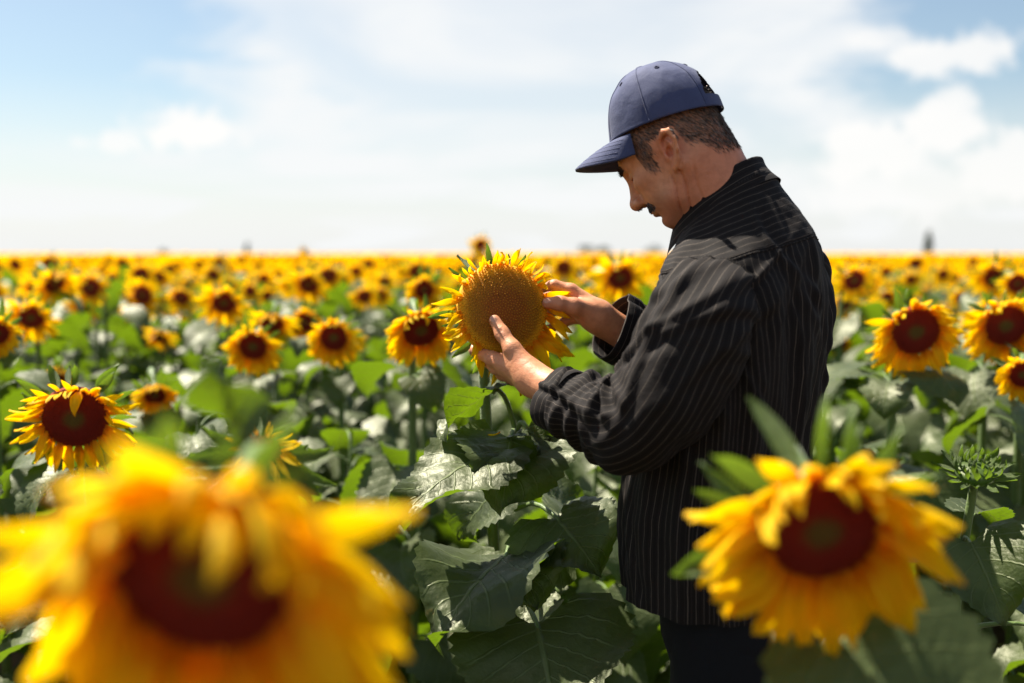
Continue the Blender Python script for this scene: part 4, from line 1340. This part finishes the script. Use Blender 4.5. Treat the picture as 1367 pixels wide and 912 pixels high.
# --- trousers and shoes
def build_trousers():
    m = 48
    a = np.linspace(0, 2 * PI, m, endpoint=False)
    hips = []
    for z, A, B in ((1.0, .17, .125), (.92, .178, .13), (.84, .182, .135), (.78, .18, .13), (.74, .17, .115)):
        hips.append(BC + vec(0, 0, z) + np.outer(A * np.cos(a), BL) + np.outer(B * np.sin(a), BD))
    gs = [Geo(np.concatenate(hips), grid_quads(len(hips), m, True))]
    for s in (1, -1):
        o = BC + BL * .092 * s
        path = spline([o + vec(0, 0, .86), o + vec(0, 0, .7), o + BD * .02 + vec(0, 0, .48), o + vec(0, 0, .26), o - BD * .01 + vec(0, 0, .05)], 40)
        rr = np.interp(np.linspace(0, 1, 40), [0, .2, .5, .8, 1], [.088, .092, .072, .066, .062])
        g = tube(path, rr, 28)
        g.V[:-2] += (wob(g.V[:-2], 30, 10, 4) * .004)[:, None] * (g.V[:-2] - np.repeat(path, 28, 0)) / .07
        gs.append(g)
    plink('trousers', merge(gs), M_TROUSER)
    for s in (1, -1):
        o = BC + BL * .095 * s
        secs = []
        for f, w, h in ((-.085, .020, .045), (-.07, .034, .07), (-.02, .040, .085), (.05, .044, .07), (.11, .046, .05), (.155, .036, .038), (.178, .014, .022)):
            t = np.linspace(0, 2 * PI, 20, endpoint=False)
            secs.append(o + BD * f + np.outer(w * np.cos(t), BL) + np.outer(np.clip(.012 + h * .5 + h * .55 * np.sin(t), 0.0, 1), vec(0, 0, 1)))
        V = np.concatenate(secs + [secs[0].mean(0)[None], secs[-1].mean(0)[None]])
        n = len(secs) * 20
        T = [[n, j, (j + 1) % 20] for j in range(20)] + [[n + 1, n - 20 + (j + 1) % 20, n - 20 + j] for j in range(20)]
        plink('shoe', Geo(V, grid_quads(len(secs), 20, True), T), M_SHOE)
build_trousers()
# ------------------------------------------------------------------ the held sunflower
HN = unit((0.30, -0.92, 0.20))
HP = at(672, 413, 1.752)
HBASE = at(690, 900, 1.86) * np.array([1, 1, 0]) + np.array([0.005, 0, 0])

def leaf_between(root, off, stem_p, base, tip, face, W, seed, fold=.15, wave=.018, belly=.3, name='leaf'):
    """a leaf from its stem point: petiole to the blade base, blade to the tip, front towards `face`"""
    b, t = np.asarray(base, float), np.asarray(tip, float)
    L = np.linalg.norm(t - b)
    x = unit(t - b); z = unit(np.asarray(face, float) - x * np.dot(face, x)); y = np.cross(z, x)
    g = blade(31, 12, L * 1.03, W, belly, -belly, fold, wave, seed, quilt=.0048)
    M = basis(b, x, y, z)
    g = g.tf(M)
    mid = (np.asarray(stem_p) + b) / 2 + np.array([0, 0, .018])
    pet = tube(spline([stem_p, mid, b, b + x * .012], 8), np.linspace(.0055, .003, 8), 6, 1)
    g = merge([g, pet]); g.V = g.V - off
    return link(name, to_mesh('leaf', g, [M_LEAF, M_STEM]), root)

def held_plant():
    root, P = build_plant(HBASE, HP, HN, 0.082, .070, 'full', 77, nleaf=5, zhi=.42, zlo=.12, sr=.0135, held=True, npet=(28, 24), nbr=18, over=1.5, mess=1.9,
                          sag=1.2, florets=850, bl=.045, dome=.26, back=.036)
    tag(root, 'large ripening sunflower with golden brown disc held between the farmer\'s two hands', 'sunflower')
    off = HBASE
    def st(py): return at(688, py, 1.835)
    U = (-.25, -.55, .8)
    lb = lambda *a, **k: leaf_between(root, off, *a, **k)
    lb(st(575), at(664, 520, 1.77), at(591, 588, 1.73), (-.6, .35, .7), .085, 901, fold=.35)
    lb(st(590), at(683, 583, 1.78), at(670, 684, 1.66), (.05, -.75, .66), .175, 902, fold=.10, wave=.024)
    lb(st(615), at(652, 606, 1.74), at(534, 700, 1.60), (-.30, -.62, .75), .145, 903, fold=.12, wave=.024)
    lb(st(580), at(704, 572, 1.80), at(744, 625, 1.78), (.45, -.55, .7), .10, 904, fold=.3)
    lb(st(650), at(676, 645, 1.86), at(618, 722, 1.90), (-.3, -.5, .8), .14, 905)
    lb(st(680), at(742, 690, 1.74), at(802, 772, 1.66), (.1, -.85, .5), .165, 906, fold=.05)
    lb(st(720), at(676, 741, 1.70), at(585, 868, 1.52), (-.38, -.62, .7), .185, 907, fold=.22, wave=.028)
    lb(st(730), at(684, 738, 1.72), at(716, 815, 1.62), (.25, -.8, .55), .15, 908, fold=.1)
    lb(st(790), at(716, 832, 1.62), at(745, 985, 1.45), (.05, -.72, .7), .25, 909, fold=.06, wave=.028)
    lb(st(765), at(748, 792, 1.74), at(668, 800, 1.80), (-.1, -.5, .8), .12, 910)
    lb(st(640), at(722, 655, 1.88), at(772, 705, 1.95), (.3, -.4, .85), .14, 911)
    # the loose petal lying on the upper leaf
    p = at(668, 578, 1.735)
    o = link('fallen_petal', PETALS[38][1][1], None, trans(*p) @ rotm('Z', 2.6) @ rotm('Y', .5) @ np.diag([.028, .028, .028, 1]))
    tag(o, 'small fallen yellow petal lying on the leaf under the held sunflower', 'petal')
held_plant()

# ------------------------------------------------------------------ sunflowers one can single out
def bloom(px, py, wpx, Y, n, label, seed, mode='full', base_dx=0.0, base_dy=.12, rd=.23, plf=.30, **kw):
    D = wpx * Y / FPX
    hp = at(px, py, Y)
    n = unit(n)
    base = (hp[0] - n[0] * .15 + base_dx, hp[1] + base_dy, 0)
    r, P = build_plant(base, hp, n, D * rd, D * plf, mode, seed, **kw)
    tag(r, label, 'sunflower', kw.get('group'))
    SPOTS.append((base[0], base[1]))
    return r
SPOTS = [(HBASE[0], HBASE[1])]
big = dict(florets=900, npet=(34, 28), nbr=18)
fg = dict(florets=900, skirt=True, nbr=18)
fgl = bloom(276, 764, 665, .57, (-.02, -.93, -.30), 'huge blurred sunflower filling the lower left corner, closest to the camera', 21, bl=.045, nleaf=9, zhi=.72, rd=.20, plf=.33, **fg)
bloom(1096, 706, 385, .86, (-.03, -.93, -.31), 'large blurred sunflower with orange drooping petals in front of the farmer\'s back', 22, bl=.070, nleaf=10, zhi=.80, rd=.21, plf=.32, **fg)
bloom(100, 558, 158, 1.95, (.22, -.93, -.25), 'sharp shaggy sunflower with dark maroon disc at left edge above the huge bloom', 23, bl=.07, nleaf=12, rd=.27, **big)
_b = np.array(fgl.location)
leaf_between(fgl, _b, np.array([_b[0], _b[1], .98]), at(335, 610, .86), at(300, 478, .84), (-.35, -.45, .8), .042, 955, fold=.1)
mid = dict(florets=300, skirt=True, nbr=14)
bloom(562, 440, 112, 2.45, (.25, -.85, -.45), 'drooping sunflower immediately left of the held flower', 24, nleaf=13, **mid)
bloom(338, 462, 86, 3.15, (.05, -.9, -.3), 'ragged sunflower standing left of a touching pair of blooms', 25, nleaf=13, **mid)
bloom(446, 450, 84, 3.2, (.02, -.93, -.2), 'bright sunflower, the front one of the touching pair', 26, nleaf=13, **mid)
bloom(407, 430, 58, 4.0, (.15, -.93, -.2), 'sunflower peeking from behind the left side of the touching pair', 27, nleaf=12, **mid)
bloom(-4, 445, 66, 2.5, (.5, -.8, -.1), 'sunflower cut by the left picture edge, only its petals showing', 28, nleaf=12, **mid)
bloom(76, 504, 48, 3.1, (.3, -.8, -.3), 'small sunflower half hidden behind the sharp maroon one', 29, nleaf=12, **mid)
bloom(207, 527, 64, 3.0, (.35, -.75, -.5), 'nodding shaded sunflower right of the sharp maroon one', 30, nleaf=12, **mid)
bloom(1222, 442, 128, 2.45, (.0, -.95, -.22), 'wide sunflower with broad dark disc standing right of the farmer', 31, nleaf=14, rd=.26, **mid)
bloom(1342, 434, 112, 2.6, (-.1, -.94, -.25), 'sunflower at the right edge beside the wide dark disc one', 32, nleaf=13, rd=.26, **mid)
bloom(1366, 500, 78, 2.35, (-.4, -.85, -.2), 'sunflower cut by the right picture edge, below its larger neighbour', 33, nleaf=12, **mid)
bloom(566, 386, 56, 3.6, (.1, -.93, -.2), 'sunflower above and behind the drooping one, beside the held head', 34, nleaf=12, **mid)
far = dict(npet=(22, 16), nbr=10, leafmode='each', mode='mid', nleaf=11)
for i, (px, py, w, Y, lab) in enumerate([
    (50, 385, 58, 4.7, 'leftmost sunflower of the row below the horizon, dark disc tilted'),
    (121, 383, 60, 4.6, 'sunflower second from left below the horizon, slanting disc'),
    (188, 366, 44, 5.9, 'sunflower third from left below the horizon, set a little higher'),
    (242, 397, 46, 5.2, 'lone lower sunflower beneath the horizon row on the left'),
    (305, 380, 36, 6.3, 'left one of two small blooms side by side below the horizon'),
    (334, 388, 34, 6.0, 'right one of two small blooms side by side below the horizon'),
    (392, 380, 50, 5.4, 'round wide-disc sunflower above the touching pair'),
    (439, 367, 46, 5.9, 'sunflower up right of the round wide-disc one'),
    (486, 395, 42, 5.6, 'sunflower right of and lower than the round wide-disc one'),
    (513, 376, 36, 6.8, 'small sunflower up left of the drooping one'),
    (543, 362, 38, 7.0, 'small sunflower straight above the drooping one near the horizon'),
    (641, 326, 34, 7.4, 'tall sunflower rising alone above the horizon over the held flower'),
    (820, 384, 52, 4.4, 'sunflower showing above the farmer\'s far hand and cuff'),
    (1126, 404, 50, 4.2, 'sunflower touching the farmer\'s back outline at shoulder blade height'),
    (1122, 460, 38, 4.3, 'lowest small sunflower beside the farmer\'s back'),
    (1140, 374, 62, 4.0, 'sunflower just right of the farmer\'s back, uppermost there'),
    (1168, 412, 42, 4.9, 'sunflower between the farmer\'s back and the wide dark disc one'),
    (1184, 396, 34, 5.6, 'small sunflower peeking above left of the wide dark disc one'),
    (1284, 396, 38, 5.4, 'sunflower in the gap between the two large right hand blooms'),
    (1308, 382, 36, 5.7, 'sunflower up right of the one in the gap at right'),
    (1358, 378, 58, 4.0, 'sunflower cut by the right edge above the larger right bloom'),
    (1259, 366, 34, 7.0, 'small sunflower above the wide dark disc one near horizon'),
    (1216, 372, 34, 6.6, 'small sunflower straight over the top leaf of the wide one'),
    (405, 335, 13, 13.0, 'thin tall sunflower poking above the horizon left of the middle'),
]):
    bloom(px, py, w, Y, (R.uniform(-.15, .3), -.93, R.uniform(-.3, -.1)), lab, 200 + i * 3, **far)

# back-turned yellow green flower and the tall leaf behind the huge bloom
bloom(352, 600, 130, 1.28, (.25, -.30, .55), 'upward facing half open sunflower with green bracts behind the huge bloom', 61, florets=200, npet=(16, 10), nbr=24, bl=.075, nleaf=5, rd=.2, plf=.25, over=.2, zhi=.8)

# closed bud at right
def bud_plant():
    hp = at(1302, 628, 1.62)
    base = np.array([hp[0] - .02, hp[1] + .03, 0])
    R.seed(91)
    root = empty('sunflower_bud', base)
    tag(root, 'green unopened sunflower bud with spiky bracts right of the blurred orange bloom', 'sunflower bud')
    rel = hp - base
    n = unit((-.1, -.35, .9))
    P = spline([(0, 0, -.03), (0, 0, .4), (.01, 0, .8), rel - n * .05, rel - n * .02], 14)
    link('stem', to_mesh('stem', tube(P, np.linspace(.010, .0065, 14), 9), M_STEM), root)
    x, y, z = head_frame(n)
    M = basis(rel, x, y, z)
    g = disc_geo(.030, .010, .022)
    fh = link('flower_head', to_mesh('flower_head', g, [M_BRACT, M_BRACT]), root, M)
    for ring, (rr_, zz, k, el, ln) in enumerate([(.032, -.012, 15, 25, .034), (.030, -.002, 13, 52, .032), (.024, .004, 11, 62, .026), (.014, .010, 7, 78, .02)]):
        for i in range(k):
            phi = 2 * PI * i / k + ring * .3 + R.uniform(-.1, .1)
            m = rotm('Z', phi) @ trans(rr_, 0, zz) @ rotm('Y', -rad(el + R.uniform(-18, 10))) @ np.diag([ln * R.uniform(.8, 1.3)] * 3 + [1])
            link('bract', pick(BRACTS, 60 if ring else 20)[1], fh, m)
    for m in random_leaves(P, rel[2], 12, 92, .25, .90): link('leaf', R.choice(LEAF_HI)[1], root, m)
    SPOTS.append((base[0], base[1]))
bud_plant()

# ------------------------------------------------------------------ the rest of the field
def headless_ok(x, y, dmin):
    return all((x - a) ** 2 + (y - b) ** 2 > dmin ** 2 for a, b in SPOTS)

def protos(k, leafmode, seed):
    out = []
    for i in range(k):
        rr = random.Random(seed + i)
        n = unit((rr.uniform(-.25, .5), -.9, rr.uniform(-.62, -.08)))
        h = rr.uniform(1.08, 1.24)
        r, P = build_plant((0, 0, 0), (n[0] * .14, -.13, h), n, rr.uniform(.038, .052), rr.uniform(.058, .076), 'mid', seed + i, nleaf=14 if leafmode == 'each' else 12,
                           leafmode=leafmode, npet=(22, 16), nbr=12, lean=rr.uniform(-.05, .05))
        out.append(r)
    return out
def leafy_protos(k, seed):
    """plants whose heads are hidden or not yet formed: stem and leaves up to the tip"""
    out = []
    for i in range(k):
        R.seed(seed + i)
        h = R.uniform(.92, 1.08)
        root = empty('sunflower_plant', (0, 0, 0))
        P = spline([(0, 0, -.03), (R.uniform(-.03, .03), 0, h * .4), (R.uniform(-.04, .04), R.uniform(-.03, .03), h * .8), (0, 0, h)], 16)
        link('stem', to_mesh('stem', tube(P, np.linspace(.012, .004, 16), 8), M_STEM), root)
        for m in random_leaves(np.vstack([P, P[-1:], P[-1:]]), h, 17, seed + i, .14, .99): link('leaf', R.choice(LEAF_HI)[1], root, m)
        out.append(root)
    return out
leafy_p = leafy_protos(5, 450)
near_p = protos(7, 'each', 400)
far_p = protos(8, 'join', 500)

cand = []
yy = 1.55
fr = random.Random(3)
while yy < 11.5:
    xw = yy * .56 + (.5 if yy < 3.5 else 1.3)
    x = -xw
    while x < xw:
        cand.append((x + fr.uniform(-.12, .12), yy + fr.uniform(-.13, .13)))
        x += .40
    yy += .44
def in_lane(x, y):
    # trodden lane of the camera and the farmer: no plant between lens and hands or inside his body
    if (x - .39) ** 2 + (y - 1.66) ** 2 < .48 ** 2: return True
    if y < 2.0 and -.62 < x < .90: return True
    if y < 2.35 and abs(x - .02) < .28: return True
    return False
field = []
for x, y in cand:
    if not in_lane(x, y) and headless_ok(x, y, .27):
        field.append((x, y)); SPOTS.append((x, y))
field.sort(key=lambda q: q[1])
NIND = 252
inview = [q for q in field if abs(q[0]) < q[1] * .56 + .45]
ind = inview[:NIND]
_s = set(ind)
rest = [q for q in field if q not in _s]
ORD = ['first', 'second', 'third', 'fourth', 'fifth', 'sixth', 'seventh', 'eighth', 'ninth', 'tenth', 'eleventh', 'twelfth', 'thirteenth',
       'fourteenth', 'fifteenth', 'sixteenth', 'seventeenth', 'eighteenth', 'nineteenth', 'twentieth']
for _t in ('twenty', 'thirty', 'forty'):
    ORD += [_t + '-' + w for w in ORD[:9]] + [{'twenty': 'thirtieth', 'thirty': 'fortieth', 'forty': 'fiftieth'}[_t]]
first = {}
placed = []
for i, (x, y) in enumerate(ind):
    leafy = y < 3.7 or (y < 4.6 and fr.random() < .4)
    src = fr.choice(leafy_p if leafy else near_p if y < 5.2 else far_p)
    if src.name not in first: o = src; first[src.name] = 1
    else: o = copy_tree(src)
    # nearer plants in the photograph stand lower than the lens; few rise to the horizon
    s = fr.uniform(.82, 1.08)
    o.location = (x, y, 0); o.scale = (s, s, s); o.rotation_euler = (0, 0, fr.gauss(0, .42))
    if leafy: s = fr.uniform(.84, 1.08) if y > 2.3 else fr.uniform(.72, .95); o.scale = (s, s, s); o.rotation_euler = (0, 0, fr.uniform(0, 6.28))
    placed.append((x, y, o, leafy))
for pset in (near_p, far_p, leafy_p):
    for p in pset:
        if p.name not in first:
            for c in list(p.children_recursive): bpy.data.objects.remove(c)
            bpy.data.objects.remove(p)
# labels: by distance band and side of the farmer, counted from the left
bands = [(0, 3.6, 'nearest rows'), (3.6, 5.2, 'second rows back'), (5.2, 7.0, 'middle rows'), (7.0, 8.6, 'rows behind the middle'), (8.6, 10.2, 'back rows'), (10.2, 99, 'farthest single rows')]
for lo, hi, nm in bands:
    for side, leafy in ((0, 0), (1, 0), (2, 0), (0, 1), (1, 1), (2, 1)):
        def px_of(x, y): return 683.5 + x / y * FPX
        sel = [q for q in placed if lo <= q[1] < hi and (0 if px_of(q[0], q[1]) < 640 else 1 if px_of(q[0], q[1]) < 1000 else 2) == side and bool(q[3]) == bool(leafy)]
        sel.sort(key=lambda q: q[0] / q[1])
        where = ['left of the held flower', 'between held flower and farmer', 'right of the farmer'][side]
        for k, q in enumerate(sel):
            num = ORD[k]
            if leafy: tag(q[2], 'leafy sunflower plant in %s %s, %s from left' % (nm, where, num), 'sunflower plant', 'leafy plants of the field')
            else: tag(q[2], 'sunflower in %s %s, %s from left' % (nm, where, num), 'sunflower', 'sunflowers of the field')

def far_field():
    """everything beyond the single plants: thousands of heads that merge into yellow rows"""
    rs = np.random.default_rng(8)
    pts = [(x, y, 1) for x, y in rest]
    y = 11.5
    while y < 40:
        xw = y * .56 + 1
        for x in np.arange(-xw, xw, .5): pts.append((x + rs.uniform(-.2, .2), y + rs.uniform(-.2, .2), 1))
        y += .45
    n1 = len(pts)
    while y < 110:
        xw = y * .56 + 2
        for x in np.arange(-xw, xw, .8): pts.append((x + rs.uniform(-.4, .4), y + rs.uniform(-.4, .4), 2))
        y += .9
    while y < 420:
        xw = y * .56 + 3
        st = y * .0042
        for x in np.arange(-xw, xw, st): pts.append((x + rs.uniform(-st, st) * .5, y + rs.uniform(-st, st), 3))
        y += y * .028
    P = np.array(pts)
    # low-poly plant kinds
    def kind(level, seed):
        R.seed(seed)
        Rd, pl = (.058, .055) if level == 1 else (.072, .048)
        n = unit((R.uniform(-.1, .25), -.9, R.uniform(-.4, -.1)))
        x, y, z = head_frame(n)
        H = basis((0, -.1, 1.16), x, y, z)
        if level == 1: k, npt = 12, 17
        elif level == 2: k, npt = 7, 9
        else: k, npt = 5, 6
        a = np.linspace(0, 2 * PI, k, endpoint=False)
        dv = [(Rd * math.cos(t), Rd * math.sin(t), 0) for t in a] + [(0, 0, .012)]
        disc = Geo(dv, None, [[j, (j + 1) % k, k] for j in range(k)], None, 0, 0).tf(H)
        disc.UV[:] = (.8, 0); disc.UV[-1] = (0.2, 0)
        ps = []
        for j in range(npt):
            ph = 2 * PI * j / npt + R.uniform(-.1, .1)
            w = .55 * 2 * PI * Rd / npt * 1.6; L = pl * R.uniform(.8, 1.2); zt = R.uniform(-.02, .02) + (.035 if math.sin(ph) > .4 else 0)
            ps.append(Geo([(Rd * .92, 0, 0), (Rd + L * .5, -w, zt * .4), (Rd + L, 0, zt), (Rd + L * .5, w, zt * .4)], [[0, 1, 2, 3]], None, [(0, .5), (.28, 0), (.5, .5), (.28, 1)], 1).tf(H @ rotm('Z', ph)))
        lv = []
        nl = {1: 7, 2: 3, 3: 1}[level]
        for j in range(nl):
            sc = R.uniform(.9, 1.3)
            m = leaf_matrix((0, 0, R.uniform(.55, 1.02)), R.uniform(0, 6.28), sc, R.uniform(-.3, .3))
            if level == 1:
                g = R.choice(LEAF_LOW)[0].tf(m); g = Geo(g.V, g.Q[:10], None, g.UV, 2)
                g = Geo(g.V[:18], g.Q[g.Q.max(1) < 18], None, g.UV[:18], 2)
            else:
                g = Geo([(.03, 0, .02), (.12, -.09, .05), (.24, 0, -.08), (.12, .09, .05)], [[0, 1, 2, 3]], None, [(0, .5), (.4, 0), (1, .5), (.4, 1)], 2).tf(m)
            lv.append(g)
        return merge([disc] + ps + lv)
    parts = []
    for lvl in (1, 2, 3):
        ks = [kind(lvl, 700 + lvl * 20 + q) for q in range(8)]
        sub = P[P[:, 2] == lvl]
        which = rs.integers(0, 8, len(sub))
        for q in range(8):
            S = sub[which == q]
            g = ks[q]; m = len(S)
            if m == 0: continue
            ang = rs.uniform(-.5, .45, m); sc = np.clip(rs.normal(1.0, .06, m), .82, 1.12) if lvl == 1 else np.clip(rs.normal(.99, .04, m), .88, 1.06)
            c, s = np.cos(ang), np.sin(ang)
            V = np.empty((m, len(g.V), 3))
            hs = 1.0 if lvl < 3 else 3.2            # sparse far rows: each stands for a clump
            V[..., 0] = (c[:, None] * g.V[:, 0] * hs - s[:, None] * g.V[:, 1]) * sc[:, None] + S[:, 0:1]
            V[..., 1] = (s[:, None] * g.V[:, 0] + c[:, None] * g.V[:, 1]) * sc[:, None] + S[:, 1:2]
            V[..., 2] = g.V[:, 2] * sc[:, None]
            o = (np.arange(m) * len(g.V))[:, None, None]
            parts.append(Geo(V.reshape(-1, 3), (g.Q[None] + o).reshape(-1, 4), (g.T[None] + o).reshape(-1, 3), np.tile(g.UV, (m, 1)), np.tile(g.mq, m), np.tile(g.mt, m)))
    o = link('distant_sunflowers', to_mesh('distant_sunflowers', merge(parts), [M_DISC, M_PETAL, M_LEAF]))
    o['kind'] = 'stuff'
    tag(o, 'far sunflower rows melting into one yellow band below the horizon', 'sunflowers')
far_field()

# ------------------------------------------------------------------ trees on the horizon
def tree(px, py_top, Y, wfac, label, seed, name):
    top = at(px, py_top, Y)
    h = top[2]
    rs = np.random.default_rng(seed)
    root = empty(name, (top[0], Y, 0))
    tag(root, label, 'tree')
    tp = [(0, 0, -.2), (0.02 * h, 0, h * .35), (0, 0.01 * h, h * .9)]
    limbs = [tube(spline(tp, 8), np.linspace(h * .028, h * .006, 8), 7)]
    for k in range(6):
        a = rs.uniform(0, 6.28); z = h * rs.uniform(.25, .7)
        e = (math.cos(a) * h * wfac * .7, math.sin(a) * h * wfac * .7, z + h * .18)
        limbs.append(tube(spline([(0, 0, z), np.array([e[0] * .5, e[1] * .5, z + h * .06]), e], 5), np.linspace(h * .012, h * .003, 5), 5))
    link('trunk', to_mesh('trunk', merge(limbs), M_BARK), root)
    n = 1500
    cl = rs.normal(size=(26, 3)); cl /= np.linalg.norm(cl, axis=1)[:, None]; cl *= rs.uniform(.3, 1, (26, 1)) ** .5
    c = cl[rs.integers(0, 26, n)] + rs.normal(size=(n, 3)) * .20
    c = c * np.array([h * wfac, h * wfac, h * .42]) + np.array([0, 0, h * .58])
    sz = h * .035
    d1 = rs.normal(size=(n, 3)); d1 /= np.linalg.norm(d1, axis=1)[:, None]
    d2 = np.cross(d1, rs.normal(size=(n, 3))); d2 /= np.linalg.norm(d2, axis=1)[:, None]
    V = np.stack([c - d1 * sz, c + d2 * sz * .6, c + d1 * sz, c - d2 * sz * .6], 1).reshape(-1, 3)
    link('crown', to_mesh('crown', Geo(V, np.arange(n * 4).reshape(-1, 4)), M_TREE), root)
tree(1240, 309, 210, .13, 'slender dark poplar standing alone on the horizon at right', 1, 'poplar_tree')
tree(784, 327, 330, .75, 'low spreading tree on the horizon right of the held flower', 2, 'field_tree')
tree(806, 328, 340, .6, 'smaller rounded tree on the horizon touching the spreading one', 3, 'field_tree')
tree(872, 327, 330, .7, 'low tree on the horizon next to the farmer\'s collar', 4, 'field_tree')
tree(330, 325, 250, .18, 'small narrow tree on the horizon left of centre', 5, 'field_tree')
tree(218, 332, 300, .5, 'tiny bushy tree on the horizon far left', 6, 'field_tree')
